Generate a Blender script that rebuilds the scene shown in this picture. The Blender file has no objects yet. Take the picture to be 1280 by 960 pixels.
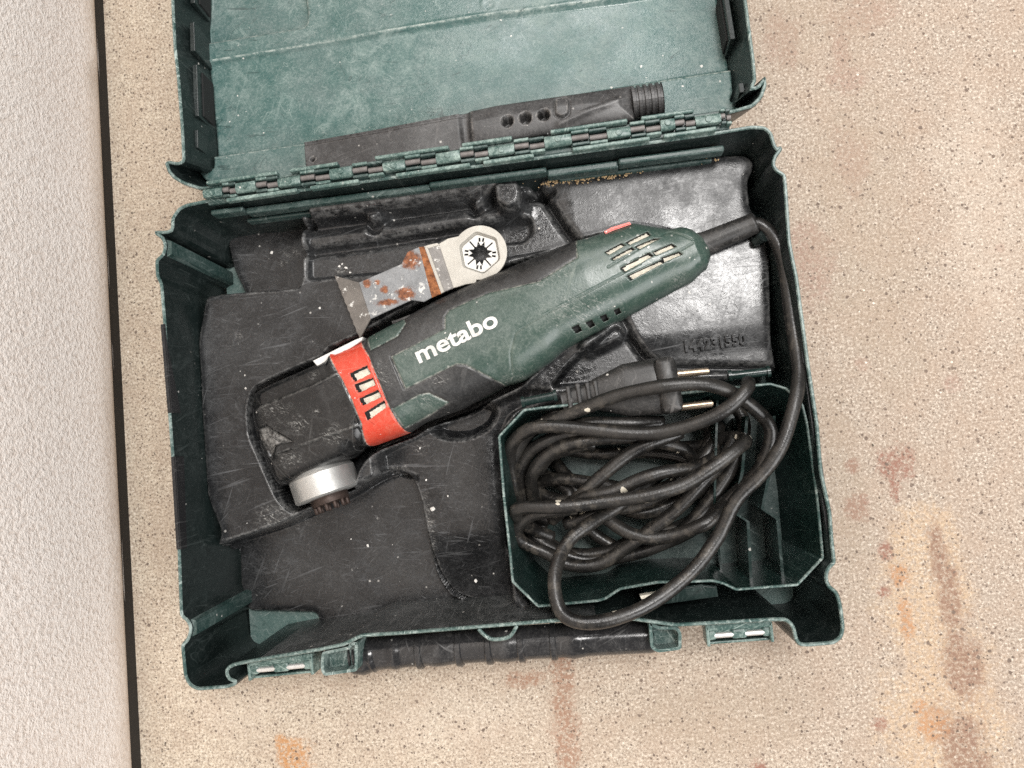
import bpy, bmesh, math, random
import numpy as np
from mathutils import Matrix, Vector

random.seed(7)
rng = np.random.default_rng(7)
S = bpy.context.scene
COL = S.collection

# ------------------------------------------------------------------ camera
RIM = 0.075                                   # height of the open case rim above the floor
F_PX = 962.0                                  # focal length of the phone, in pixels of a 1280 wide picture
RW = np.array([[0.9903607256895333, 0.10433393184781847, 0.09110468526303123],
               [-0.0972927994661569, 0.9921481777424014, -0.07858819615228856],
               [-0.09858876296890731, 0.06896683309828844, 0.9927355296092981]])
LOC = np.array([0.06353055, -0.02224521, 0.46526326 + RIM])
cam_data = bpy.data.cameras.new('camera')
cam = bpy.data.objects.new('camera', cam_data)
COL.objects.link(cam)
M4 = Matrix.Identity(4)
for i in range(3):
    for j in range(3):
        M4[i][j] = RW[i, j]
    M4[i][3] = LOC[i]
cam.matrix_world = M4
cam_data.sensor_width = 36.0
cam_data.lens = 36.0 * F_PX / 1280.0
cam_data.clip_start = 0.02
cam_data.clip_end = 50
S.camera = cam

# ------------------------------------------------------------------ light
world = bpy.data.worlds.new('World')
S.world = world
world.use_nodes = True
bg = world.node_tree.nodes['Background']
bg.inputs[0].default_value = (0.96, 0.98, 1.0, 1)
bg.inputs[1].default_value = 0.12
def area(name, loc, target, size, energy, color):
    l = bpy.data.lights.new(name, 'AREA')
    l.shape = 'RECTANGLE'; l.size, l.size_y = size
    l.energy = energy; l.color = color
    o = bpy.data.objects.new(name, l); COL.objects.link(o)
    o.location = loc
    o.rotation_euler = (Vector(target) - Vector(loc)).to_track_quat('-Z', 'Y').to_euler()
    return o
area('lid_sheen_light', (-0.05, 2.0, 2.3), (0.0, 0.2, 0), (1.3, 0.9), 28, (1.0, 0.985, 0.97))  # unseen lamp, added to put a sheen on the lid
area('ceiling_light', (0.60, 0.60, 2.3), (0.1, 0.0, 0), (0.75, 0.6), 39, (1.0, 0.975, 0.95))
area('door_light', (1.7, -1.3, 1.9), (0, 0, 0), (2.0, 1.6), 62, (1.0, 0.99, 0.98))
S.view_settings.view_transform = 'Standard'
S.view_settings.look = 'None'
S.view_settings.exposure = 0.2
S.view_settings.gamma = 1.0
S.view_settings.use_curve_mapping = False
S.render.engine = 'CYCLES'
S.cycles.use_denoising = False
S.cycles.sample_clamp_indirect = 4.0
S.cycles.max_bounces = 6

# ------------------------------------------------------------------ helpers
def P(px, py, z):
    """point of the place seen at a picture position (1280 x 960) at height z"""
    d = RW @ np.array([(px - 640) / F_PX, -(py - 480) / F_PX, -1.0])
    return LOC + d * ((z - LOC[2]) / d[2])
def PP(pts, z):
    return np.array([P(x, y, z)[:2] for x, y in pts])

def lin(r, g, b):
    f = lambda c: (c / 255 / 12.92) if c / 255 <= 0.04045 else ((c / 255 + 0.055) / 1.055) ** 2.4
    return (f(r), f(g), f(b), 1)

def link(name, me, parent=None, mats=None, smooth=True):
    o = bpy.data.objects.new(name, me); COL.objects.link(o)
    if mats is not None:
        for m in (mats if isinstance(mats, (list, tuple)) else [mats]):
            me.materials.append(m)
    if smooth:
        me.polygons.foreach_set('use_smooth', np.ones(len(me.polygons), dtype=bool))
    if parent is not None:
        o.parent = parent
    return o
def mesh(name, v, f, parent=None, mats=None, smooth=False, mi=None):
    me = bpy.data.meshes.new(name)
    me.from_pydata([tuple(map(float, p)) for p in v], [], [tuple(map(int, q)) for q in f])
    if mi is not None:
        me.polygons.foreach_set('material_index', np.array(mi, dtype=np.int32))
    me.update()
    return link(name, me, parent, mats, smooth)
def bmobj(name, bm, parent=None, mats=None, smooth=False, autosmooth=None):
    me = bpy.data.meshes.new(name)
    bmesh.ops.recalc_face_normals(bm, faces=bm.faces)
    if autosmooth is not None:
        for e in bm.edges:
            if len(e.link_faces) == 2 and e.calc_face_angle(0) > autosmooth:
                e.smooth = False
        smooth = True
    bm.to_mesh(me); bm.free()
    return link(name, me, parent, mats, smooth)
def empty(name, loc, label, cat, group=None, mat=None):
    o = bpy.data.objects.new(name, None); COL.objects.link(o)
    o.empty_display_size = 0.02
    tag(o, label, cat, group)
    return o
def tag(o, label=None, cat=None, group=None, kind=None):
    if label: o['label'] = label
    if cat: o['category'] = cat
    if group: o['group'] = group
    if kind: o['kind'] = kind
    return o

def sdf(p, poly):
    """signed distance of points (N,2) to a polygon, negative inside; and nearest contour point"""
    poly = np.asarray(poly, float)
    best = np.full(len(p), 1e9); near = np.zeros_like(p); inside = np.zeros(len(p), bool)
    n = len(poly)
    for i in range(n):
        a = poly[i]; b = poly[(i + 1) % n]
        e = b - a
        t = np.clip(((p - a) @ e) / max(e @ e, 1e-12), 0, 1)
        q = a + t[:, None] * e
        d = np.hypot(*(p - q).T)
        m = d < best
        best[m] = d[m]; near[m] = q[m]
        c = ((a[1] > p[:, 1]) != (b[1] > p[:, 1]))
        if abs(e[1]) > 1e-12:
            xi = a[0] + (p[:, 1] - a[1]) * e[0] / e[1]
            inside ^= c & (p[:, 0] < xi)
    return np.where(inside, -best, best), near
def dline(p, pts):
    best = np.full(len(p), 1e9)
    for a, b in zip(pts[:-1], pts[1:]):
        a = np.asarray(a); e = np.asarray(b) - a
        t = np.clip(((p - a) @ e) / max(e @ e, 1e-12), 0, 1)
        best = np.minimum(best, np.hypot(*(p - (a + t[:, None] * e)).T))
    return best
def sstep(x):
    x = np.clip(x, 0, 1)
    return x * x * (3 - 2 * x)
def round_poly(poly, r, n=4):
    poly = np.asarray(poly, float); out = []
    N = len(poly)
    for i in range(N):
        a, b, c = poly[i - 1], poly[i], poly[(i + 1) % N]
        d1 = np.linalg.norm(a - b); d2 = np.linalg.norm(c - b)
        k = min(r, 0.45 * d1, 0.45 * d2)
        p1 = b + (a - b) / max(d1, 1e-9) * k; p2 = b + (c - b) / max(d2, 1e-9) * k
        for t in np.linspace(0, 1, n + 1):
            out.append((1 - t) ** 2 * p1 + 2 * t * (1 - t) * b + t * t * p2)
    return np.array(out)
def ccw(poly):
    poly = np.asarray(poly, float)
    x, y = poly.T
    return poly if np.sum(x * np.roll(y, -1) - np.roll(x, -1) * y) > 0 else poly[::-1]
def inset(poly, d):
    """move a counter-clockwise outline inward by d"""
    poly = np.asarray(poly, float)
    e = np.roll(poly, -1, 0) - poly
    e /= np.maximum(np.linalg.norm(e, axis=1), 1e-9)[:, None]
    nrm = np.stack([-e[:, 1], e[:, 0]], 1)
    n0 = np.roll(nrm, 1, 0)
    b = nrm + n0
    s = np.maximum(np.sum(b * nrm, 1), 0.5)
    return poly + b / s[:, None] * d
def dedupe(poly, eps=2e-4):
    out = [poly[0]]
    for q in poly[1:]:
        if np.linalg.norm(q - out[-1]) > eps: out.append(q)
    if np.linalg.norm(out[0] - out[-1]) < eps: out.pop()
    return np.array(out)

def heightfield(name, poly, res, zfun, parent, mats, skirt=None, wear=True, xf=None):
    """sheet of relief over an outline: zfun gives the height, the skirt closes its side"""
    poly = ccw(poly)
    lo, hi = poly.min(0) - res, poly.max(0) + res
    nx, ny = int((hi[0] - lo[0]) / res) + 2, int((hi[1] - lo[1]) / res) + 2
    X, Y = np.meshgrid(lo[0] + np.arange(nx) * res, lo[1] + np.arange(ny) * res)
    p = np.stack([X.ravel(), Y.ravel()], 1)
    d, near = sdf(p, poly)
    z_reg = zfun(p)
    L = z_reg.reshape(ny, nx)
    lap = np.zeros_like(L)
    k = max(1, int(round(0.0016 / res)))
    lap[k:-k, k:-k] = (4 * L[k:-k, k:-k] - L[2*k:, k:-k] - L[:-2*k, k:-k] - L[k:-k, 2*k:] - L[k:-k, :-2*k])
    snap = np.abs(d) < 0.55 * res
    p[snap] = near[snap]
    ok = d < 0.55 * res
    q = np.arange(nx * ny).reshape(ny, nx)
    faces = np.stack([q[:-1, :-1].ravel(), q[:-1, 1:].ravel(), q[1:, 1:].ravel(), q[1:, :-1].ravel()], 1)
    faces = faces[ok[faces].all(1)]
    z = zfun(p)
    used = np.unique(faces)
    remap = np.full(nx * ny, -1); remap[used] = np.arange(len(used))
    faces = remap[faces]
    V = np.column_stack([p[used], z[used]])
    W = np.clip(lap.ravel()[used] / 0.0022, -1, 1)
    if skirt is not None:
        ed = np.concatenate([faces[:, [0, 1]], faces[:, [1, 2]], faces[:, [2, 3]], faces[:, [3, 0]]])
        key = np.sort(ed, 1)
        u, idx, cnt = np.unique(key[:, 0] * 10_000_000 + key[:, 1], return_index=True, return_counts=True)
        be = ed[idx[cnt == 1]]
        bv = np.unique(be)
        rm = {int(a): len(V) + i for i, a in enumerate(bv)}
        low = V[bv].copy(); low[:, 2] = skirt
        V = np.vstack([V, low]); W = np.concatenate([W, np.zeros(len(bv))])
        sk = np.array([[b, a, rm[int(a)], rm[int(b)]] for a, b in be])
        faces = np.vstack([faces, sk])
    if xf is not None: V = xf(V)
    me = fast_mesh(name, V, faces)
    at = me.attributes.new('wear', 'FLOAT', 'POINT'); at.data.foreach_set('value', W.astype(np.float32))
    return link(name, me, parent, mats)
def fast_mesh(name, V, F):
    me = bpy.data.meshes.new(name)
    me.vertices.add(len(V)); me.vertices.foreach_set('co', np.asarray(V, np.float32).ravel())
    n = F.shape[1]
    me.loops.add(F.size); me.loops.foreach_set('vertex_index', F.astype(np.int32).ravel())
    me.polygons.add(len(F)); me.polygons.foreach_set('loop_start', np.arange(0, F.size, n, dtype=np.int32))
    me.update(calc_edges=True); me.validate()
    return me

def box(bm, c, s, rot=0.0, bev=0.0, M=None):
    r = bmesh.ops.create_cube(bm, size=1)
    m = Matrix.Translation(c) @ Matrix.Rotation(rot, 4, 'Z') @ Matrix.Diagonal((*s, 1))
    if M is not None: m = M @ m
    bmesh.ops.transform(bm, matrix=m, verts=r['verts'])
    if bev:
        es = {e for v in r['verts'] for e in v.link_edges}
        bmesh.ops.bevel(bm, geom=list(es), offset=bev, segments=2, affect='EDGES', profile=0.5)
def cyl(bm, a, b, r, seg=20, r2=None, cap=True):
    a, b = Vector(a), Vector(b)
    q = (b - a).to_track_quat('Z', 'Y').to_matrix().to_4x4()
    g = bmesh.ops.create_cone(bm, cap_ends=cap, segments=seg, radius1=r, radius2=r if r2 is None else r2, depth=(b - a).length)
    bmesh.ops.transform(bm, matrix=Matrix.Translation((a + b) / 2) @ q, verts=g['verts'])
    return g['verts']
def prism(bm, poly, z0, z1, bev=0.0):
    """upright prism on an outline (world xy)"""
    poly = ccw(poly)
    vb = [bm.verts.new((x, y, z0)) for x, y in poly]
    f = bm.faces.new(vb)
    r = bmesh.ops.extrude_face_region(bm, geom=[f])
    vs = [g for g in r['geom'] if isinstance(g, bmesh.types.BMVert)]
    for v in vs: v.co.z = z1
    if bev:
        top = [e for e in bm.edges if all(abs(v.co.z - z1) < 1e-7 and v in vs for v in e.verts)]
        bmesh.ops.bevel(bm, geom=top, offset=bev, segments=2, affect='EDGES')
def catmull(pts, n=8):
    p = np.asarray(pts, float)
    p = np.vstack([2 * p[0] - p[1], p, 2 * p[-1] - p[-2]])
    out = []
    for i in range(1, len(p) - 2):
        for t in np.arange(n) / n:
            a, b, c, d = p[i - 1], p[i], p[i + 1], p[i + 2]
            out.append(0.5 * (2 * b + (c - a) * t + (2 * a - 5 * b + 4 * c - d) * t * t + (3 * b - a - 3 * c + d) * t ** 3))
    out.append(p[-2])
    return np.array(out)
def sweep(path, rad, seg=12, V=None, F=None):
    V = [] if V is None else V; F = [] if F is None else F
    path = np.asarray(path, float); n = len(path)
    rad = np.broadcast_to(rad, (n,))
    T = np.gradient(path, axis=0); T /= np.linalg.norm(T, axis=1)[:, None]
    u = np.cross(T[0], [0.3, 0.2, 1.0]); u /= np.linalg.norm(u)
    base = len(V)
    for i in range(n):
        u = u - T[i] * (u @ T[i]); u /= np.linalg.norm(u)
        w = np.cross(T[i], u)
        for k in range(seg):
            a = 2 * math.pi * k / seg
            V.append(path[i] + rad[i] * (math.cos(a) * u + math.sin(a) * w))
    for i in range(n - 1):
        for k in range(seg):
            a = base + i * seg + k; b = base + i * seg + (k + 1) % seg
            F.append((a, b, b + seg, a + seg))
    for i, flip in ((0, True), (n - 1, False)):
        c = len(V); V.append(path[i])
        for k in range(seg):
            a = base + i * seg + k; b = base + i * seg + (k + 1) % seg
            F.append((b, a, c) if flip else (a, b, c))
    return V, F

# ------------------------------------------------------------------ materials
class NT:
    def __init__(s, name):
        s.m = bpy.data.materials.new(name); s.m.use_nodes = True
        s.t = s.m.node_tree; s.b = s.t.nodes['Principled BSDF']
        s.co = s.t.nodes.new('ShaderNodeTexCoord').outputs['Object']
    def n(s, typ, props=None, **inp):
        nd = s.t.nodes.new(typ)
        for k, v in (props or {}).items(): setattr(nd, k, v)
        for k, v in inp.items():
            key = int(k[1:]) if k[0] == 'i' and k[1:].isdigit() else k
            s.set(nd.inputs[key], v)
        return nd
    def set(s, sock, v):
        if isinstance(v, bpy.types.NodeSocket): s.t.links.new(v, sock)
        else: sock.default_value = v
    def math(s, op, a, b=0.0, clamp=False):
        return s.n('ShaderNodeMath', dict(operation=op, use_clamp=clamp), i0=a, i1=b).outputs[0]
    def noise(s, scale, detail=4, rough=0.55, vec=None, dist=0.0, out=0):
        return s.n('ShaderNodeTexNoise', Vector=vec or s.co, Scale=scale, Detail=detail, Roughness=rough, Distortion=dist).outputs[out]
    def vor(s, scale, vec=None, feature='F1', out='Distance', rnd=1.0):
        return s.n('ShaderNodeTexVoronoi', dict(feature=feature), Vector=vec or s.co, Scale=scale, Randomness=rnd).outputs[out]
    def ramp(s, v, a, b, lo=0.0, hi=1.0, smooth=False):
        nd = s.n('ShaderNodeMapRange', dict(clamp=True, interpolation_type='SMOOTHSTEP' if smooth else 'LINEAR'), i0=v, i1=a, i2=b, i3=lo, i4=hi)
        return nd.outputs[0]
    def mix(s, f, a, b, mode='MIX'):
        nd = s.n('ShaderNodeMix', dict(data_type='RGBA', blend_type=mode))
        s.set(nd.inputs[0], f); s.set(nd.inputs[6], a); s.set(nd.inputs[7], b)
        return nd.outputs[2]
    def xform(s, rot=(0, 0, 0), scale=(1, 1, 1), loc=(0, 0, 0), vec=None):
        return s.n('ShaderNodeMapping', Vector=vec or s.co, Location=loc, Rotation=rot, Scale=scale).outputs[0]
    def attr(s, name):
        return s.n('ShaderNodeAttribute', dict(attribute_name=name)).outputs['Fac']
    def scratches(s, angles, scale=90, stretch=14, lo=0.66, hi=0.72, patch=18):
        """thin hairline scratches in several directions, gathered in patches"""
        tot = None
        for i, a in enumerate(angles):
            v = s.xform((0, 0, 0), (scale, scale / stretch, scale / stretch), (i * 3.1, i * 1.7, 0), s.xform((0, 0, a)))
            w = s.n('ShaderNodeTexNoise', Vector=v, Scale=6.0, Detail=2.0, Roughness=0.6, Distortion=0.6).outputs[0]
            k = s.math('MULTIPLY', s.ramp(w, lo, hi), s.ramp(s.noise(patch, 3, vec=s.xform(loc=(i * 2.3, 5, 1))), 0.45, 0.62))
            tot = k if tot is None else s.math('MAXIMUM', tot, k)
        return tot
    def curls(s, scale, width=0.010, patch=30, off=0.0, lo=0.50, hi=0.58):
        """long thin curling rub marks, broken into pieces"""
        n = s.noise(scale, 2, 0.5, vec=s.xform(loc=(off, off * 2, 1)), dist=0.8)
        k = s.ramp(s.math('ABSOLUTE', s.math('SUBTRACT', n, 0.5)), width, width * 0.25)
        return s.math('MULTIPLY', k, s.ramp(s.noise(patch, 4, 0.7, vec=s.xform(loc=(off + 4, 2, off))), lo, hi))
    def flecks(s, scale, size, share, loc=(0, 0, 0)):
        v = s.n('ShaderNodeTexVoronoi', dict(feature='F1'), Vector=s.xform(loc=loc), Scale=scale)
        r = s.n('ShaderNodeSeparateColor', Color=v.outputs['Color']).outputs[0]
        keep = s.math('LESS_THAN', r, share)
        sz = s.math('MULTIPLY', s.math('POWER', s.n('ShaderNodeSeparateColor', Color=v.outputs['Color']).outputs[1], 1.6), size)
        dd = s.math('ADD', v.outputs['Distance'], s.math('MULTIPLY', s.math('SUBTRACT', s.noise(scale * 2.2, 3, 0.7), 0.5), size * 2.0))
        return s.math('MULTIPLY', keep, s.math('LESS_THAN', dd, sz))
    def bump(s, h, strength=0.3, dist=0.001, normal=None):
        nd = s.n('ShaderNodeBump', Height=h, Strength=strength, Distance=dist)
        if normal is not None: s.set(nd.inputs['Normal'], normal)
        return nd.outputs[0]
    def out(s, color, rough, bump=None, metal=0.0, spec=0.5):
        s.set(s.b.inputs['Base Color'], color); s.set(s.b.inputs['Roughness'], rough)
        s.set(s.b.inputs['Metallic'], metal); s.set(s.b.inputs['Specular IOR Level'], spec)
        if bump is not None: s.set(s.b.inputs['Normal'], bump)
        return s.m

def m_concrete():
    t = NT('concrete')
    big = t.noise(3.0, 5)
    sx = t.n('ShaderNodeSeparateXYZ', Vector=t.co)
    side = t.ramp(t.math('ADD', sx.outputs[0], t.math('MULTIPLY', t.math('SUBTRACT', big, 0.5), 0.25)), -0.2, 0.3)
    col = t.mix(side, (0.59, 0.505, 0.395, 1), (0.405, 0.34, 0.278, 1))
    # sandy grain, pale grains, dark voids
    g = t.noise(560, 2, 0.7); g2 = t.noise(760, 1, 0.6, vec=t.xform(loc=(5, 3, 0))); g3 = t.noise(150, 5, 0.75)
    col = t.mix(t.ramp(g3, 0.38, 0.60, 0.38, 0.0), col, (0.28, 0.215, 0.165, 1))
    col = t.mix(t.ramp(g, 0.34, 0.50, 0.80, 0.0), col, (0.23, 0.175, 0.135, 1))
    col = t.mix(t.ramp(g, 0.54, 0.68, 0, 0.70), col, (0.78, 0.70, 0.60, 1))
    col = t.mix(t.ramp(g2, 0.28, 0.40, 0.85, 0.0), col, (0.10, 0.075, 0.058, 1))
    col = t.mix(t.ramp(t.noise(38, 5, 0.65), 0.38, 0.70, 0.0, 0.40), col, (0.36, 0.26, 0.19, 1))
    v1 = t.flecks(520, 0.50, 0.22); v2 = t.flecks(270, 0.36, 0.13, (4, 2, 0)); v3 = t.flecks(110, 0.15, 0.05, (9, 2, 0))
    vo = t.math('MAXIMUM', t.math('MAXIMUM', v1, v2), v3)
    vcol = t.mix(t.noise(90, 1), (0.05, 0.036, 0.03, 1), (0.25, 0.185, 0.145, 1))
    # rusty stains, each at its own spot on the floor
    def stain(spots, amount, color, col, nz=16):
        d = None
        wob = t.math('MULTIPLY', t.math('SUBTRACT', t.noise(nz * 1.6, 8, 0.82), 0.5), 3.0)
        for (px, py, rx, ry) in spots:
            c = P(px, py, 0)
            k = 0.00056
            v = t.xform(loc=(-c[0] / (rx * k), -c[1] / (ry * k), 0), scale=(1 / (rx * k), 1 / (ry * k), 0))
            L = t.n('ShaderNodeVectorMath', dict(operation='LENGTH'), i0=v).outputs['Value']
            d = L if d is None else t.math('MINIMUM', d, L)
        f = t.ramp(t.math('ADD', d, wob), 1.05, 0.55, 0, amount)
        f = t.math('MULTIPLY', f, t.ramp(t.noise(330, 3, 0.75, vec=t.xform(loc=(7, 0, 0))), 0.40, 0.56, 0.10, 1.0))
        return t.mix(f, col, color)
    col = stain([(1160, 780, 60, 130), (1180, 905, 85, 100), (1150, 680, 45, 60)], 0.42, (0.56, 0.385, 0.22, 1), col, 22)
    col = stain([(1185, 745, 16, 60), (1202, 830, 28, 62), (1200, 925, 32, 50), (1172, 690, 12, 40), (1215, 955, 24, 34)], 0.95, (0.235, 0.145, 0.105, 1), col, 30)
    col = stain([(1165, 905, 20, 20), (1150, 885, 10, 12), (1125, 720, 12, 16), (1133, 775, 9, 26)], 0.85, (0.40, 0.21, 0.105, 1), col, 40)
    col = stain([(707, 915, 20, 66), (703, 838, 17, 40), (655, 850, 30, 12)], 0.85, (0.29, 0.165, 0.11, 1), col, 34)
    col = stain([(368, 945, 26, 26), (352, 930, 10, 14)], 0.85, (0.46, 0.22, 0.08, 1), col, 34)
    col = stain([(1072, 635, 18, 20), (1065, 583, 9, 11), (1120, 580, 24, 26), (1118, 608, 8, 20), (1100, 905, 10, 10), (1104, 740, 9, 8), (1108, 690, 9, 12), (948, 958, 12, 10)], 0.95, (0.26, 0.135, 0.10, 1), col, 46)
    col = stain([(1078, 20, 45, 24), (975, 45, 26, 40), (985, 70, 15, 22), (1060, 100, 26, 22), (1050, 60, 14, 70), (1065, 200, 24, 50), (1010, 330, 40, 60), (1078, 455, 10, 10), (1250, 310, 7, 7), (1190, 480, 12, 12)], 0.5, (0.30, 0.18, 0.14, 1), col, 34)
    col = stain([(1085, 300, 70, 240), (1010, 20, 90, 90), (1060, 620, 30, 160), (900, 900, 120, 50)], 0.40, (0.31, 0.245, 0.18, 1), col, 14)
    col = stain([(300, 890, 60, 40), (560, 900, 120, 40), (1230, 250, 60, 160)], 0.25, (0.62, 0.54, 0.45, 1), col, 14)
    col = t.mix(t.math('MULTIPLY', vo, 0.9), col, vcol)
    pale = t.flecks(200, 0.16, 0.06, (1, 8, 0))
    col = t.mix(t.math('MULTIPLY', pale, 0.7), col, (0.85, 0.78, 0.68, 1))
    h = t.math('SUBTRACT', t.math('ADD', t.math('MULTIPLY', g, 0.5), t.math('MULTIPLY', t.noise(900, 2), 0.3)), vo)
    return t.out(col, 0.85, t.bump(h, 0.6, 0.0010), spec=0.25)
def m_wall():
    t = NT('roughcast_paint')
    z = t.n('ShaderNodeSeparateXYZ', Vector=t.co).outputs[2]
    v = t.xform(scale=(1, 1, 1.0))
    n1 = t.noise(300, 3, 0.62, vec=v, dist=0.3); n2 = t.noise(760, 2, 0.6, vec=v)
    h = t.math('ADD', t.math('MULTIPLY', n1, 0.75), t.math('MULTIPLY', n2, 0.3))
    col = t.mix(t.noise(14, 5, 0.6), (0.78, 0.70, 0.635, 1), (0.85, 0.795, 0.75, 1))
    col = t.mix(t.ramp(n1, 0.36, 0.54, 0.50, 0.0), col, (0.56, 0.46, 0.39, 1))
    col = t.mix(t.ramp(n2, 0.56, 0.68, 0, 0.45), col, (0.9, 0.85, 0.8, 1))
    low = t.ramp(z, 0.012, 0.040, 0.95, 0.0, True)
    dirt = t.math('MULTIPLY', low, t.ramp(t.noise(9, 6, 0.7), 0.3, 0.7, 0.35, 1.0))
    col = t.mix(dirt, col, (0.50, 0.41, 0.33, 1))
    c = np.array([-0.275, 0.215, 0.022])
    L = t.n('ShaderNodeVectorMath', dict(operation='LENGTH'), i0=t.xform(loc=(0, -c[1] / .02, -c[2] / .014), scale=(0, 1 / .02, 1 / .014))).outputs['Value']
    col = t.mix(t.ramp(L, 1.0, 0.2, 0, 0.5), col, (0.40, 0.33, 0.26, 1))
    st = t.ramp(z, 0.012, 0.04, 0.15, 0.75)
    bn = t.n('ShaderNodeBump', Height=h, Strength=st, Distance=0.0030).outputs[0]
    return t.out(col, 0.8, bn, spec=0.2)
def m_plastic(name, dark, pale, amount, rough=0.5, angles=(0.3, 1.2, 2.2), dust=0.0, wearc=None, grain=0.15, fl=0.06, scr=0.7, crinkle=0.0, curl=0.5, dings=0.6, spots=(), sz=.045, wearamt=0.8):
    """moulded plastic with rub marks, hairline scratches, dust and paint flecks"""
    t = NT(name)
    a = t.noise(26, 7, 0.72, dist=0.5)
    b = t.noise(110, 6, 0.72, dist=0.6)
    g = t.noise(620, 3, 0.7)
    rub = t.math('MULTIPLY', t.ramp(a, 0.38, 0.66), t.ramp(b, 0.38, 0.62))
    rub = t.math('MULTIPLY', rub, t.ramp(g, 0.30, 0.62, 0.45, 1.25))
    col = t.mix(t.math('MULTIPLY', rub, amount, True), dark, pale)
    col = t.mix(t.ramp(g, 0.52, 0.68, 0, amount * 0.45), col, pale)
    sc = t.scratches(angles, 70, 22, 0.64, 0.69, 22)
    sc = t.math('MAXIMUM', sc, t.scratches([x + 0.45 for x in angles], 150, 12, 0.66, 0.70, 34))
    col = t.mix(t.math('MULTIPLY', sc, scr), col, pale)
    cu = t.math('MAXIMUM', t.curls(30, 0.006, 26, 0.0), t.curls(62, 0.010, 40, 3.0))
    col = t.mix(t.math('MULTIPLY', cu, curl), col, pale)
    dk = t.math('MAXIMUM', t.scratches([x + 0.8 for x in angles[:2]], 60, 10, 0.67, 0.70, 28), t.curls(40, 0.008, 34, 7.0, 0.54, 0.60))
    col = t.mix(t.math('MULTIPLY', dk, dings), col, tuple(c * 0.6 for c in dark[:3]) + (1,))
    if dust:
        col = t.mix(t.math('MULTIPLY', t.ramp(t.noise(12, 6, 0.75, vec=t.xform(loc=(4, 4, 4))), 0.42, 0.70, 0, dust), t.ramp(g, 0.3, 0.6, 0.5, 1)), col, (0.28, 0.285, 0.285, 1))
    if wearc is not None:
        w = t.math('MULTIPLY', t.ramp(t.attr('wear'), 0.25, 0.9), t.ramp(t.noise(210, 5, 0.75), 0.42, 0.62, 0.0, 1))
        col = t.mix(t.math('MULTIPLY', w, wearamt), col, wearc)
    f = t.math('MAXIMUM', t.flecks(150, 0.15, fl * 0.7), t.math('MAXIMUM', t.flecks(55, 0.06, fl * 0.4, (3, 7, 1)), t.flecks(330, 0.30, fl * 1.5, (1, 7, 3))))
    f = t.math('MULTIPLY', f, t.ramp(t.noise(18, 4, 0.7, vec=t.xform(loc=(2, 6, 3))), 0.46, 0.58))
    col = t.mix(t.math('MULTIPLY', f, 0.85), col, (0.62, 0.60, 0.56, 1))
    if spots:
        dd = None
        for (px, py, rx, ry) in spots:
            c = P(px, py, sz)
            v = t.xform(loc=(-c[0] / (rx * .0005), -c[1] / (ry * .0005), 0), scale=(1 / (rx * .0005), 1 / (ry * .0005), 0))
            L = t.n('ShaderNodeVectorMath', dict(operation='LENGTH'), i0=v).outputs['Value']
            dd = L if dd is None else t.math('MINIMUM', dd, L)
        dd = t.math('ADD', dd, t.math('MULTIPLY', t.math('SUBTRACT', t.noise(60, 4, 0.75), 0.5), 2.2))
        sm = t.noise(170, 6, 0.8, vec=t.xform(scale=(1, 2.6, 1), vec=t.xform((0, 0, 0.5))), dist=2.5)
        k = t.math('MULTIPLY', t.ramp(sm, 0.53, 0.66), t.ramp(dd, 1.0, 0.3))
        col = t.mix(t.math('MULTIPLY', k, 0.8), col, (0.44, 0.435, 0.41, 1))
    r = t.math('ADD', rough, t.math('MULTIPLY', t.math('SUBTRACT', rub, 0.35), 0.25), True)
    r = t.math('ADD', r, t.math('MULTIPLY', sc, 0.15), True)
    h = t.math('ADD', t.math('MULTIPLY', t.noise(60, 3, 0.6), grain * 2), t.math('SUBTRACT', t.math('MULTIPLY', t.noise(800, 1), grain * 0.8), 0.0))
    if crinkle:
        h = t.math('ADD', h, t.math('MULTIPLY', t.noise(430, 4, 0.72, dist=0.7), crinkle))
        r = t.math('ADD', r, t.ramp(t.noise(20, 5, 0.7, vec=t.xform(loc=(9, 1, 2))), 0.40, 0.62, -0.07, 0.14), True)
    return t.out(col, r, t.bump(h, 0.4, 0.0007))
M = {}
M['concrete'] = m_concrete()
M['wall'] = m_wall()
M['gap'] = NT('bitumen_strip').out((0.012, 0.010, 0.008, 1), 0.7)
M['shell'] = m_plastic('green_shell_plastic', (0.0080, 0.0130, 0.0124, 1), (0.075, 0.092, 0.089, 1), 0.22, 0.36, fl=0.02, scr=0.3, curl=0.3)
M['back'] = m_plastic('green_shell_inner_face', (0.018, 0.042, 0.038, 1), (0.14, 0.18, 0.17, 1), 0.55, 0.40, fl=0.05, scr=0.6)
M['rim'] = m_plastic('scuffed_green_rim', (0.034, 0.074, 0.067, 1), (0.40, 0.47, 0.44, 1), 0.8, 0.42, fl=0.06, scr=0.9)
M['hinge'] = m_plastic('worn_hinge_plastic', (0.036, 0.080, 0.071, 1), (0.30, 0.38, 0.345, 1), 1.0, 0.40, fl=0.10, scr=0.7)
M['lid'] = m_plastic('scuffed_lid_plastic', (0.036, 0.095, 0.088, 1), (0.20, 0.265, 0.245, 1), 0.85, 0.30, (0.3, 0.9, 1.4, 2.1, 2.7), 0.30, (0.46, 0.50, 0.46, 1), fl=0.06, scr=0.30, curl=0.55, dings=0.95, crinkle=0.35)
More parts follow.
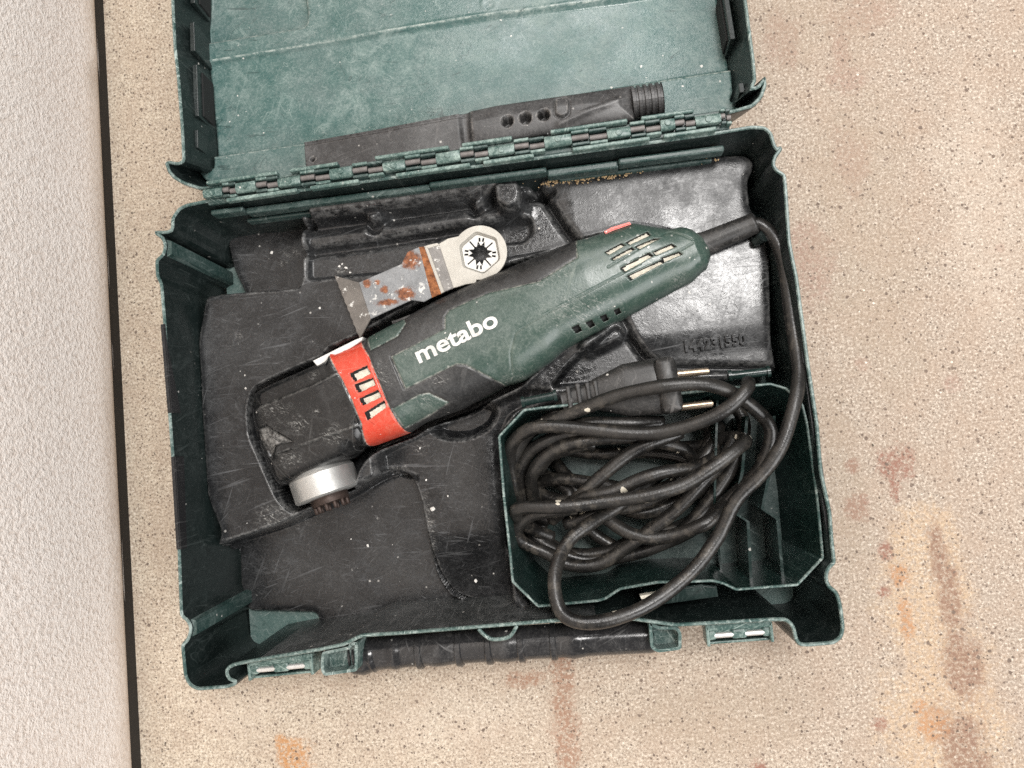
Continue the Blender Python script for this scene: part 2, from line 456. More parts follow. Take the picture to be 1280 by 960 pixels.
M['insert'] = m_plastic('black_tray_plastic', (0.0085, 0.0088, 0.0095, 1), (0.115, 0.118, 0.122, 1), 0.24, 0.25, (1.45, 1.62, 1.3, 0.4), 0.10, (0.24, 0.24, 0.235, 1), fl=0.04, scr=0.55, crinkle=0.42, curl=0.22, wearamt=0.45,
    spots=[(428, 335, 16, 12), (352, 500, 14, 12), (345, 650, 40, 26), (566, 238, 12, 10), (300, 420, 14, 8), (490, 590, 20, 12), (530, 660, 12, 60), (345, 305, 30, 10), (335, 318, 10, 10), (375, 520, 12, 24), (520, 560, 14, 14), (470, 400, 10, 10)])
M['floorgreen'] = m_plastic('pale_green_base_floor', (0.07, 0.125, 0.115, 1), (0.26, 0.32, 0.30, 1), 0.6, 0.45, fl=0.06)
M['dusty_lit'] = m_plastic('dusty_lit_front_wall_plastic', (0.022, 0.025, 0.025, 1), (0.16, 0.165, 0.165, 1), 0.6, 0.36, (0.15, 0.3, 2.9), 0.25, None, fl=0.05, scr=0.6)
M['bin'] = m_plastic('green_bin_plastic', (0.006, 0.0165, 0.0145, 1), (0.07, 0.11, 0.10, 1), 0.22, 0.30, fl=0.03, scr=0.3, curl=0.2)
M['tool'] = m_plastic('green_tool_housing', (0.031, 0.060, 0.048, 1), (0.18, 0.21, 0.18, 1), 0.42, 0.34, (0.4, 1.5, 2.4), 0.14, (0.46, 0.46, 0.41, 1), fl=0.07, scr=0.25, curl=0.25,
    spots=[(672, 352, 30, 10), (700, 340, 34, 14), (720, 385, 60, 30), (640, 470, 20, 12), (815, 322, 26, 18), (850, 345, 14, 14), (520, 440, 20, 12), (530, 500, 30, 10)], sz=.068)
M['grip'] = m_plastic('black_soft_grip', (0.0095, 0.0093, 0.0093, 1), (0.08, 0.078, 0.075, 1), 0.30, 0.42, (0.4, 1.5, 2.4), 0.14, (0.20, 0.20, 0.18, 1), fl=0.03, scr=0.2, curl=0.15, spots=[(545, 475, 20, 10), (480, 470, 14, 20)], sz=.068)
M['head'] = m_plastic('black_gear_head', (0.0070, 0.0071, 0.0074, 1), (0.13, 0.13, 0.126, 1), 0.18, 0.27, (0.2, 1.9, 2.5), 0.0, (0.36, 0.35, 0.33, 1), fl=0.05, scr=0.35, curl=0.15,
    spots=[(340, 545, 24, 20), (345, 512, 30, 12), (378, 532, 20, 14), (420, 545, 18, 14), (392, 468, 8, 8), (360, 575, 24, 12), (398, 515, 6, 6)], sz=.066)
M['red'] = m_plastic('red_plastic', (0.56, 0.052, 0.027, 1), (0.60, 0.22, 0.15, 1), 0.4, 0.34, (0.4, 1.5), 0.0, (0.66, 0.56, 0.46, 1), fl=0.06, scr=0.25, curl=0.15)
M['nozzle'] = m_plastic('dusty_black_nozzle', (0.019, 0.018, 0.018, 1), (0.10, 0.095, 0.093, 1), 0.5, 0.44, (0.2, 1.3), 0.35, (0.22, 0.21, 0.20, 1), fl=0.06)
M['handle'] = m_plastic('black_handle_plastic', (0.018, 0.018, 0.019, 1), (0.17, 0.168, 0.165, 1), 0.25, 0.24, fl=0.03, scr=0.3, curl=0.2)
M['rail'] = m_plastic('black_side_rail_plastic', (0.010, 0.010, 0.011, 1), (0.06, 0.06, 0.06, 1), 0.2, 0.45, fl=0.01)
M['plug'] = m_plastic('black_plug_rubber', (0.016, 0.0155, 0.015, 1), (0.11, 0.105, 0.10, 1), 0.4, 0.45, fl=0.04, wearc=None)
def simple(name, c, r, metal=0.0, n=(60, 0.3), spec=0.5):
    t = NT(name)
    col = t.mix(t.ramp(t.noise(n[0], 5, 0.65), 0.35, 0.7, 0, n[1]), c, (c[0] * 0.35, c[1] * 0.33, c[2] * 0.3, 1))
    return t.out(col, t.math('ADD', r, t.math('MULTIPLY', t.noise(140, 3), 0.15)), t.bump(t.noise(400, 3), 0.2, 0.0004), metal, spec)
M['cream'] = simple('dusty_cream', (0.78, 0.74, 0.63, 1), 0.7, 0, (200, 0.6))
M['white'] = simple('white_print', (0.70, 0.70, 0.67, 1), 0.5, 0, (160, 0.55))
M['pale'] = simple('pale_lever', (0.72, 0.71, 0.68, 1), 0.35, 0, (120, 0.2))
M['dark'] = simple('recess_shade', (0.010, 0.010, 0.010, 1), 0.7)  # near-black stands in for the shade inside slots and openings
M['pin'] = simple('dull_steel_pin', (0.20, 0.185, 0.178, 1), 0.5, 0.4, (200, 0.6))
M['bright'] = simple('bright_steel_pin', (0.75, 0.74, 0.72, 1), 0.35, 0.6, (200, 0.3))
M['prong'] = simple('worn_plug_prong', (0.62, 0.50, 0.38, 1), 0.3, 0.9, (500, 0.6))
M['flange'] = simple('brushed_flange_steel', (0.62, 0.62, 0.60, 1), 0.38, 0.85, (60, 0.25))
M['spindle'] = simple('rusty_spindle', (0.075, 0.052, 0.044, 1), 0.45, 0.5, (260, 0.8))
M['debris'] = simple('wood_crumbs', (0.50, 0.36, 0.20, 1), 0.8, 0, (300, 0.7))
M['flake'] = simple('white_flakes', (0.78, 0.76, 0.72, 1), 0.7)
def m_cord():
    t = NT('dusty_rubber_cord')
    a = t.noise(45, 5, 0.65)
    col = t.mix(t.ramp(a, 0.35, 0.68), (0.0075, 0.0072, 0.0070, 1), (0.026, 0.024, 0.0215, 1))
    z = t.n('ShaderNodeSeparateXYZ', Vector=t.n('ShaderNodeNewGeometry').outputs['Normal']).outputs[2]
    col = t.mix(t.math('MULTIPLY', t.ramp(t.noise(120, 4, 0.7), 0.50, 0.66, 0, 0.55), t.ramp(t.noise(14, 3, 0.6), 0.42, 0.62)), col, (0.12, 0.106, 0.088, 1))
    f = t.math('MAXIMUM', t.flecks(75, 0.22, 0.16), t.flecks(170, 0.30, 0.06, (2, 2, 2)))
    col = t.mix(f, col, (0.55, 0.51, 0.42, 1))
    return t.out(col, t.ramp(a, 0.3, 0.7, 0.26, 0.42), t.bump(t.math('ADD', t.noise(160, 4), t.noise(600, 2)), 0.25, 0.0007))
M['cord'] = m_cord()
def m_blade(name, base, rusty):
    t = NT(name)
    n = t.noise(70, 6, 0.7, dist=0.5)
    col = t.mix(t.ramp(n, 0.35, 0.7), base, tuple(c * 0.6 for c in base[:3]) + (1,))
    mask = None
    for (px, py, rx, ry) in [(511, 323, 13, 12), (457, 353, 6, 5), (480, 361, 5, 6), (505, 366, 12, 9), (537, 338, 0, 0), (482, 377, 14, 4), (470, 352, 4, 4)]:
        if rx == 0: continue
        c = P(px, py, 0.058); k = 0.0005
        v = t.xform(loc=(-c[0] / (rx * k), -c[1] / (ry * k), 0), scale=(1 / (rx * k), 1 / (ry * k), 0))
        L = t.n('ShaderNodeVectorMath', dict(operation='LENGTH'), i0=v).outputs['Value']
        mask = L if mask is None else t.math('MINIMUM', mask, L)
    m = t.ramp(t.math('ADD', mask, t.math('MULTIPLY', t.math('SUBTRACT', t.noise(210, 7, 0.8), 0.5), 3.4)), 1.20, 0.70)
    if rusty: m = t.math('MAXIMUM', m, 0.0)
    rust = t.mix(t.ramp(t.noise(350, 4, 0.7), 0.35, 0.65), (0.085, 0.032, 0.018, 1), (0.30, 0.115, 0.05, 1))
    col = t.mix(m, col, rust)
    wf = t.math('MULTIPLY', t.ramp(t.noise(160, 4, 0.7, vec=t.xform(loc=(3, 3, 0))), 0.60, 0.66), 0.7)
    col = t.mix(wf, col, (0.7, 0.69, 0.65, 1))
    met = t.math('MULTIPLY', t.math('SUBTRACT', 1.0, t.math('MAXIMUM', m, wf)), 0.55)
    return t.out(col, t.math('ADD', 0.42, t.math('MULTIPLY', m, 0.4)), t.bump(t.math('ADD', t.noise(300, 4), t.math('MULTIPLY', m, 0.6)), 0.25, 0.0005), met)
M['blade'] = m_blade('worn_blade_steel', (0.25, 0.258, 0.265, 1), True)
M['bladeband'] = m_blade('scraped_blade_band', (0.22, 0.21, 0.20, 1), False)
M['bladetip'] = m_blade('dark_blade_tip', (0.17, 0.155, 0.14, 1), False)
M['disc'] = simple('pale_coated_disc', (0.45, 0.43, 0.385, 1), 0.36, 0.25, (60, 0.35))
M['ring'] = simple('pale_star_plate', (0.58, 0.57, 0.54, 1), 0.40, 0.2, (200, 0.15))
def m_rust():
    t = NT('orange_rust')
    c = t.mix(t.ramp(t.noise(300, 5, 0.7), 0.35, 0.65), (0.09, 0.034, 0.018, 1), (0.36, 0.145, 0.06, 1))
    return t.out(c, 0.85, t.bump(t.noise(500, 4), 0.6, 0.0006), spec=0.2)
M['rust'] = m_rust()

# ------------------------------------------------------------------ setting: floor and wall
floor = mesh('floor', [(-2.5, -2.5, 0), (2.5, -2.5, 0), (2.5, 2.5, 0), (-2.5, 2.5, 0)], [(0, 1, 2, 3)], None, M['concrete'])
tag(floor, 'speckled tan concrete floor with rusty stains', None, None, 'structure')
def build_wall():
    root = empty('wall', (-0.3, 0, 0), 'pale roughcast wall with soft lower edge beside the green case', 'wall')
    ang = math.atan2(-0.270 + 0.275, -(-0.227 - 0.351))      # slight slant of the wall foot
    prof = [(-0.12, 0.009), (-0.004, 0.009)]
    for k in range(1, 9):
        a = -math.pi / 2 + math.pi / 2 * k / 8
        prof.append((-0.010 + 0.010 * math.cos(a), 0.021 + 0.012 * math.sin(a)))
    prof += [(0.0, 0.03), (0.0, 2.4), (-0.12, 2.4)]
    ys = np.concatenate([[-2.4], np.linspace(-0.5, 0.7, 120), [2.4]])
    V = []; Fc = []
    for i, y in enumerate(ys):
        wob = 0.0008 * math.sin(y * 31) + 0.0006 * math.sin(y * 83 + 1) + 0.0004 * math.sin(y * 190) * math.sin(y * 37)
        for (x, z) in prof:
            V.append((x + (wob if x > -0.1 and z < 0.1 else 0), y, z + (wob * 1.5 if z < 0.03 and x > -0.1 else 0)))
    n = len(prof)
    for i in range(len(ys) - 1):
        for k in range(n - 1):
            Fc.append((i * n + k, i * n + k + 1, (i + 1) * n + k + 1, (i + 1) * n + k))
    sl = mesh('plaster', V, Fc, root, M['wall'], True)
    bm = bmesh.new(); box(bm, (-0.025, 0, 0.006), (0.05, 4.8, 0.0118))
    st = bmobj('base_strip', bm, root, M['gap'])
    for v in st.data.vertices:
        v.co.x -= 0.0035
    root.location = (-0.2724, 0.06, 0); root.rotation_euler = (0, 0, -math.atan2(-0.005, 0.578) * -1)
build_wall()

# ------------------------------------------------------------------ the case
case = empty('tool_case', (0, 0, 0), 'open dark green plastic tool case with scuffed rim lying on the concrete', 'tool case')

def loft_wall(name, outer_top, outer_bot, z0, z1, th, parent, mats, xf=None, lip=0.0012):
    """hollow wall following an outline: pale lip on top, dark faces inside and outside"""
    n = len(outer_top)
    it = inset(outer_top, th); ib = inset(outer_bot, th)
    ot = outer_top
    rings = [(outer_bot, z0), (outer_top * 0.985 + outer_bot * 0.015, z1 - 0.003), (ot, z1 - lip * 0.7), (inset(ot, th * 0.25), z1), (inset(ot, th * 0.75), z1), (it, z1 - lip * 0.7)]
    rings += [(it * (1 - t) + ib * t, z1 - lip * 0.7 - (z1 - z0 - lip * 0.7) * t) for t in (0.06, 0.35, 0.7, 1.0)]
    V = []; Fc = []; mi = []
    for poly, z in rings:
        V += [(x, y, z) for x, y in poly]
    for r in range(len(rings) - 1):
        for k in range(n):
            k2 = (k + 1) % n
            Fc.append((r * n + k, r * n + k2, (r + 1) * n + k2, (r + 1) * n + k))
            mi.append(1 if 2 <= r <= 4 else 0)
    V = np.array(V)
    if xf is not None: V = xf(V)
    o = mesh(name, V, Fc, parent, mats, False, mi)
    return o, ib

rim_px = [  # rim of the base, clockwise in the picture from the back left corner
    (222, 259), (232, 254), (262, 248), (300, 246), (318, 243), (500, 218), (700, 191), (880, 166), (940, 156), (957, 157), (966, 165), (969, 177),
    (972, 184), (976, 181), (979, 186), (971, 196), (969, 206), (974, 212), (983, 217), (985, 240), (989, 300), (993, 322), (998, 345), (1012, 450), (1024, 530),
    (1029, 590), (1040, 640), (1043, 680), (1046, 705), (1038, 711), (1035, 722), (1038, 732), (1048, 739), (1053, 755), (1057, 785), (1054, 798), (1044, 806),
    (1010, 809), (998, 808), (993, 800), (990, 785), (983, 777), (968, 777), (846, 784), (830, 782), (790, 776), (740, 775), (700, 778), (600, 786), (500, 794), (452, 797), (430, 808), (402, 814),
    (330, 826), (303, 831), (290, 834), (284, 839), (287, 848), (296, 850), (295, 857), (284, 861), (246, 864), (235, 858), (229, 846), (226, 815), (225, 806), (233, 798), (236, 786),
    (233, 778), (224, 771), (223, 748), (221, 690), (213, 570), (209, 516), (203, 404), (199, 355), (194, 346), (193, 324), (202, 317), (204, 306), (201, 298), (193, 293), (192, 288), (204, 288), (213, 287), (213, 272)]
rim = ccw(dedupe(round_poly(PP(rim_px, RIM), 0.0022, 2), 3e-4))
bot = rim * np.array([0.955, 0.945]) + np.array([0.0006, -0.001])
# the case shell stands on the floor
shell, inner_bot = loft_wall('base_shell', rim, bot, 0.0, RIM, 0.0022, case, [M['shell'], M['rim']])
bm = bmesh.new(); prism(bm, round_poly([(-.1885, -.1445), (.1885, -.1445), (.1885, .1425), (-.1885, .1425)], .003, 3), 0.0008, 0.004); bmobj('base_floor', bm, case, M['floorgreen'])
shell.data.materials.append(M['dusty_lit'])
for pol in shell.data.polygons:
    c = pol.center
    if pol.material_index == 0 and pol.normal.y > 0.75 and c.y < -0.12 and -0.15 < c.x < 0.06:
        pol.material_index = 2  # lit stretch painted paler along with its dust, up to the bin's shadow
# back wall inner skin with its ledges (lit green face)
def wall_strip(name, pts_top, zt, pts_bot, zb, mat, th=0.0012):
    a = [P(x, y, zt) for x, y in pts_top]; b = [P(x, y, zb) for x, y in pts_bot]
    n = len(a); V = a + b
    V2 = [v + np.array([0, th, 0]) for v in V]
    V = V + V2
    Fc = []
    for i in range(n - 1):
        Fc += [(i, i + 1, n + i + 1, n + i), (2 * n + i, 3 * n + i, 3 * n + i + 1, 2 * n + i + 1), (i, 2 * n + i, 2 * n + i + 1, i + 1)]
    Fc += [(0, n, 3 * n, 2 * n), (n - 1, 3 * n - 1, 4 * n - 1, 2 * n - 1)]
    return mesh(name, V, Fc, case, mat)
def ledge(x0, x1, y, z, d, h):
    """a step along the inside of the back wall"""
    bm = bmesh.new()
    box(bm, ((x0 + x1) / 2, y - d / 2, z - h / 2), (x1 - x0, d, h), 0, 0.0012)
    return bmobj('wall_ledge', bm, case, [M['back']])
yb = 0.1475
for x0, x1, z, d in [(-0.165, -0.143, .070, .0035), (-0.143, -0.02, .066, .0042), (-0.02, 0.055, .069, .0036), (0.055, 0.10, .064, .0048), (0.10, 0.165, .067, .0040)]:
    ledge(x0, x1, yb + .0012, z, d, 0.010)
for x0, x1, z in [(-0.15, -0.100, .050), (0.062, 0.16, .052)]:
    ledge(x0, x1, yb - .0006, z, .0026, 0.008)
# channel ribs running down the inside of the side walls
def channel_rib(ya, yb_, yc, yd, x_top, x_bot, pro, sg):
    V = []
    for (x, y0, y1, z) in ((x_top, ya, yb_, RIM - .002), (x_bot, yc, yd, .006)):
        V += [(x, y0, z), (x - sg * pro, y0 - .0012, z), (x - sg * pro, y1 + .0012, z), (x, y1, z)]
    return mesh('channel_rib', V, [(0, 1, 5, 4), (1, 2, 6, 5), (2, 3, 7, 6), (0, 3, 2, 1), (4, 5, 6, 7)], case, M['back'])
def wx(px, py): return P(px, py, RIM)
xa = wx(204, 310)
channel_rib(wx(204, 299)[1], wx(204, 320)[1], wx(204, 299)[1] * .945, wx(204, 320)[1] * .945, xa[0] + .0012, xa[0] * .955 + .0012, .0034, -1)
xb_ = wx(235, 786)
channel_rib(wx(234, 775)[1], wx(234, 797)[1], wx(234, 775)[1] * .945, wx(234, 797)[1] * .945, xb_[0] + .0012, xb_[0] * .955 + .0012, .0034, -1)
# black sliding rails on the outer sides
def side_rail(pts, z, th, zl, name='side_rail', out=0.0016):
    a = np.array([P(x, y, z)[:2] for x, y in pts])
    sg = np.sign(a[0, 0])
    poly = np.vstack([a + np.array([sg * out, 0]), a[::-1] - np.array([sg * th, 0])])
    bm = bmesh.new(); prism(bm, poly, zl, z, 0.0006)
    return bmobj(name, bm, case, M['rail'])
side_rail([(203, 405), (212, 516)], RIM + 0.0008, 0.0014, 0.05)
side_rail([(216, 571), (223, 687)], RIM + 0.0008, 0.0014, 0.05)
side_rail([(1009, 440), (1026, 560)], RIM - 0.003, 0.0030, 0.05, out=0)
side_rail([(1028, 578), (1041, 668)], RIM - 0.003, 0.0030, 0.05, out=0)

bm = bmesh.new()
cyl(bm, P(944, 302, .052), P(955, 295, .058), .0028, 14); cyl(bm, P(951, 297.5, .0555), P(955, 295, .058), .0036, 14)
box(bm, tuple(P(944, 303, .046)), (.006, .007, .012), 0.3, .001)
bmobj('cable_hook', bm, case, M['shell'], autosmooth=0.6)
# front latch mounts with steel pins
def latch_mount(x0p, x1p, name='latch_mount'):
    (xa, ya), (xb, yb2) = x0p, x1p
    A = P(xa, ya, 0.066); B = P(xb, yb2, 0.066)
    L = np.linalg.norm(B[:2] - A[:2]); ang = math.atan2(B[1] - A[1], B[0] - A[0])
    Mx = Matrix.Translation(((A[0] + B[0]) / 2, (A[1] + B[1]) / 2, 0.066)) @ Matrix.Rotation(ang, 4, 'Z')
    bm = bmesh.new()
    box(bm, (0, 0.0098, -0.003), (L, 0.0045, 0.006), 0, 0.001, Mx)          # pale shelf against the wall
    box(bm, (0, -0.0008, -0.012), (L * 0.96, 0.0016, 0.012), 0, 0.0006, Mx)  # front lip, lower down
    box(bm, (-L / 2 + 0.001, 0.0045, -0.008), (0.002, 0.0115, 0.016), 0, 0.0006, Mx)
    box(bm, (L / 2 - 0.001, 0.0045, -0.008), (0.002, 0.0115, 0.016), 0, 0.0006, Mx)
    box(bm, (0, 0.0048, -0.0032), (L * 0.24, 0.0058, 0.005), 0, 0.0016, Mx)
    box(bm, (-L * 0.41, 0.0048, -0.0032), (L * 0.14, 0.0058, 0.005), 0, 0.0016, Mx)
    box(bm, (L * 0.41, 0.0048, -0.0032), (L * 0.14, 0.0058, 0.005), 0, 0.0016, Mx)
    box(bm, (0, 0.0068, -0.0045), (L * 0.94, 0.0022, 0.004), 0, 0.0006, Mx)
    o = bmobj(name, bm, case, M['hinge'])
    for k in (-0.23, 0.23):
        bm = bmesh.new()
        a = Mx @ Vector((L * k - 0.0062, 0.0045, -0.0025)); b = Mx @ Vector((L * k + 0.0062, 0.0045, -0.0025))
        cyl(bm, a, b, 0.0017, 14)
        bmobj('latch_pin', bm, o, M['bright'], autosmooth=0.6)
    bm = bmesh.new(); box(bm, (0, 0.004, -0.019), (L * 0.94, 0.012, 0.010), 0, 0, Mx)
    bmobj('latch_recess', bm, o, M['dark'])  # solid box, coloured dark in place of the shade behind the pins
latch_mount((310, 849), (392, 841))
latch_mount((884, 806), (968, 800))
# handle blocks and handle
def hinge_block(pts, z, name='handle_bracket'):
    poly = round_poly(PP(pts, z), 0.002, 3)
    poly = ccw(poly)
    bm = bmesh.new()
    # open frame: ring with floor lower down
    inn = inset(poly, 0.0018)
    n = len(poly)
    vo = [bm.verts.new((x, y, z)) for x, y in poly]; vi = [bm.verts.new((x, y, z)) for x, y in inn]
    vob = [bm.verts.new((x, y, z - 0.03)) for x, y in poly]; vib = [bm.verts.new((x, y, z - 0.011)) for x, y in inn]
    for k in range(n):
        j = (k + 1) % n
        bm.faces.new((vo[k], vo[j], vi[j], vi[k])); bm.faces.new((vob[k], vob[j], vo[j], vo[k])); bm.faces.new((vi[k], vi[j], vib[j], vib[k]))
    bm.faces.new(vib)
    return bmobj(name, bm, case, M['rim'])
hinge_block([(402, 815), (436, 808), (436, 804), (447, 802), (447, 839), (405, 845), (401, 838)], 0.069)
hinge_block([(811, 776), (823, 783), (846, 783), (852, 790), (852, 812), (822, 816), (813, 810)], 0.069)
zc_h = 0.048
hp = [(420, 832), (452, 825), (470, 819), (520, 814), (640, 806), (760, 799), (800, 797), (838, 796)]
path = np.array([P(x, y - 2, zc_h) for x, y in hp]); path = catmull(path, 12)
rad = np.interp(np.linspace(0, 1, len(path)), [0, .06, .09, .14, .9, .94, .97, 1], [.0058, .0060, .0088, .0104, .0104, .0092, .0062, .0058])
px_of = np.linspace(412, 838, len(path))
for c in (526, 572, 612, 652, 692):
    rad = rad + 0.0012 * np.exp(-((px_of - c) / 4.5) ** 2)
V, Fc = sweep(path, rad, 24)
V = np.array(V)
handle = mesh('handle', V, Fc, case, M['handle'], True)
for c in (526, 575, 612, 652, 692):
    a = P(c - 4, np.interp(c, [470, 800], [817, 795]), zc_h); b = P(c + 4, np.interp(c + 8, [470, 800], [817, 795]), zc_h)
    bm = bmesh.new(); cyl(bm, a, b, 0.0114, 28)
    bmesh.ops.bevel(bm, geom=[e for e in bm.edges], offset=0.0006, segments=1, affect='EDGES')
    bmobj('grip_rib', bm, handle, M['handle'], autosmooth=0.7)
for k in range(3):
    a = P(440 + 5 * k, 822 - k, zc_h + .004); b = P(442.5 + 5 * k, 821.6 - k, zc_h + .004)
    bm = bmesh.new(); cyl(bm, a, b, 0.0088, 20); bmobj('handle_collar', bm, handle, M['handle'], autosmooth=0.7)
# U shaped tab in the middle of the front rim
tabpath = catmull([P(598, 786, RIM - .001), P(606, 794, RIM - .001), P(616, 799, RIM - .001), P(634, 797, RIM - .001), P(641, 791, RIM - .001), P(646, 782, RIM - .001)], 6)
V, Fc = sweep(tabpath, 0.0012, 8); mesh('catch_tab', V, Fc, case, M['rim'], True)

# ------------------------------------------------------------------ lid, laid open behind the hinge
A0 = P(262, 236, RIM + 0.001); B0 = P(905, 143, RIM + 0.001)
hx = (B0 - A0); hx /= np.linalg.norm(hx)
O_l = A0 + hx * (-(A0[:2] @ hx[:2]) )            # hinge point at the case's middle
TILT = math.radians(5.0)
hy0 = np.array([-hx[1], hx[0], 0]); hy0 /= np.linalg.norm(hy0)
hy = hy0 * math.cos(TILT) + np.array([0, 0, -math.sin(TILT)])
hz = np.cross(hx, hy)
LB = np.stack([hx, hy, hz], 1)
def lid_xf(V):
    return np.asarray(V) @ LB.T + O_l
def LP(px, py, Z):
    """lid-frame x, y of a picture position on the lid plane at depth Z"""
    d = RW @ np.array([(px - 640) / F_PX, -(py - 480) / F_PX, -1.0])
    dl = LB.T @ d; ol = LB.T @ (LOC - O_l)
    q = ol + dl * ((Z - ol[2]) / dl[2])
    return q[:2]
def LPP(pts, Z): return np.array([LP(x, y, Z) for x, y in pts])
LZ = -0.036
lid_px = [(205, 203), (209, 215), (216, 223), (228, 230), (250, 237), (262, 236), (905, 143), (922, 139), (942, 133), (953, 122), (959, 106), (957, 93),
          (947, 106), (942, 108), (946, 100), (944, 75), (938, 30), (934, 0)]
lp = LPP(lid_px, 0.0)
xr = lp[-1, 0]; xl = LP(213, 0, 0)[0]
far = 0.292
pts_back = [(xr - 0.003, 0.15), (xr - 0.004, far - 0.012), (xr - 0.016, far), (xl + 0.016, far), (xl + 0.004, far - 0.012), (xl + 0.002, 0.16)]
left = LPP([(213, 0), (216, 60), (220, 95), (225, 160), (227, 200), (222, 202), (210, 200)], 0.0)
lid_out = ccw(dedupe(np.vstack([lp, pts_back, left]), 2e-4))
lid_out = dedupe(round_poly(lid_out, 0.0018, 2), 3e-4)
lc = np.array([0.0, 0.145])
def lid_bot(p):
    q = p.copy()
    q[:, 0] = p[:, 0] * 0.968
    q[:, 1] = 0.146 + (p[:, 1] - 0.146) * 0.93
    return q
lid, lid_in = loft_wall('lid', lid_out, lid_bot(lid_out), LZ - 0.003, 0.0, 0.0022, case, [M['shell'], M['rim']], lid_xf)
fl_poly = inset(lid_bot(lid_out), 0.0022)
crease = LPP([(238, 85), (580, 27), (783, 0), (1000, -32)], LZ)
panelp = round_poly(LPP([(225, 62), (384, 36), (386, 20), (376, -60), (215, -60)], LZ), 0.003, 4)
step_l = LPP([(230, 205), (380, 183), (835, 103), (960, 84)], LZ)
back_poly = np.vstack([step_l, LPP([(1000, 160), (150, 280)], LZ)])
small = [(round_poly(LPP([(590, 0), (592, 12), (600, 22), (618, 24), (630, 10), (632, -5)], LZ), 0.002), 0.0006)]
rings_c = [(LP(423, 40, LZ), 0.0042), (LP(612, 8, LZ), 0.005)]
def lid_z(p):
    z = np.full(len(p), LZ)
    d = dline(p, crease)
    y_c = np.interp(p[:, 0], crease[:, 0], crease[:, 1])
    z += 0.0030 * sstep((p[:, 1] - y_c) / 0.0025 + 0.5)
    z += 0.0012 * np.exp(-(d / 0.0014) ** 2)
    s, _ = sdf(p, panelp)
    z -= 0.0065 * sstep(-s / 0.0022 + 0.5)
    s, _ = sdf(p, back_poly)
    z += 0.0065 * sstep(-s / 0.0035 + 0.5)
    for c, r in rings_c:
        z += 0.0004 * np.exp(-((np.hypot(*(p - c).T) - r) / 0.0005) ** 2)
    z += 0.0005 * np.sin(p[:, 0] * 22 + 1) * np.sin(p[:, 1] * 26)
    return z
heightfield('lid_floor', fl_poly, 0.0014, lid_z, case, M['lid'], LZ - 0.003, xf=lid_xf)
# ribs and pockets inside the lid's side walls
def lid_wall_piece(name, x0, x1, y0, y1, z0, z1, mat, bev=0.0006):
    bm = bmesh.new()
    box(bm, ((x0 + x1) / 2, (y0 + y1) / 2, (z0 + z1) / 2), (abs(x1 - x0), abs(y1 - y0), z1 - z0), 0, bev)
    for v in bm.verts: v.co = Vector(lid_xf([tuple(v.co)])[0])
    return bmobj(name, bm, case, mat)
def lid_side(sg, spans):
    for (y0, y1, kind) in spans:
        xo = sg * ((abs(xr) if sg > 0 else abs(xl)) * 0.968 - 0.0006)
        if kind == 'rib':
            lid_wall_piece('wall_rib', xo, xo - sg * 0.0036, y0, y1, LZ, -0.012, M['shell'])
        elif kind == 'pocket':
            lid_wall_piece('wall_pocket', xo, xo - sg * 0.0036, y0, y1, LZ, -0.014, M['shell'])
            lid_wall_piece('pocket_slot', xo - sg * 0.0030, xo - sg * 0.0046, y0 + 0.003, y1 - 0.003, LZ + 0.0012, -0.020, M['dark'], 0)  # dark panel in place of the shade in an open slot
def ly(px, py): return LP(px, py, LZ)[1]
lid_side(-1, [(ly(258, 166), ly(245, 105), 'pocket'), (ly(248, 30), ly(240, -25), 'pocket'), (ly(250, 90), ly(250, 55), 'rib'), (ly(262, 205), ly(262, 183), 'rib')])
lid_side(1, [(ly(917, 72), ly(908, 5), 'pocket'), (ly(930, 138), ly(930, 126), 'rib')])

# hinge along the case back: alternating knuckles on steel pins
P0 = P(256, 243, RIM + 0.0025); P1 = P(912, 146, RIM + 0.0025)
hd = (P1 - P0) / np.linalg.norm(P1 - P0); hang = math.atan2(hd[1], hd[0])
HL = np.linalg.norm(P1 - P0)
def hpos(px):
    return (px - 256) / (912 - 256) * HL
gaps = [(281, 299), (325, 354), (383, 421), (450, 489), (517, 556), (586, 621), (653, 690), (723, 766), (794, 830), (847, 871), (901, 913)]
edges = [256] + [v for g in gaps for v in g]
MH = Matrix.Translation(P0) @ Matrix.Rotation(hang, 4, 'Z')
for k in range(0, len(edges) - 1, 2):
    a, b = hpos(edges[k]), hpos(edges[k + 1])
    up = (k // 2) % 2
    bm = bmesh.new()
    va = MH @ Vector((a, 0, 0)); vb = MH @ Vector((b, 0, 0))
    cyl(bm, va, vb, 0.0030, 16)
    box(bm, ((a + b) / 2, 0.0012 if up else -0.0012, 0.0006), (b - a, 0.0042, 0.0048), 0, 0.0007, MH)
    g = bmesh.ops.create_cone(bm, cap_ends=True, segments=16, radius1=0.0020, radius2=0.0017, depth=0.0008)
    bmesh.ops.transform(bm, matrix=MH @ Matrix.Translation(((a + b) / 2, 0.0008 if up else -0.0008, 0.0033)), verts=g['verts'])
    bmobj('hinge_knuckle', bm, case, M['hinge'], autosmooth=0.6)
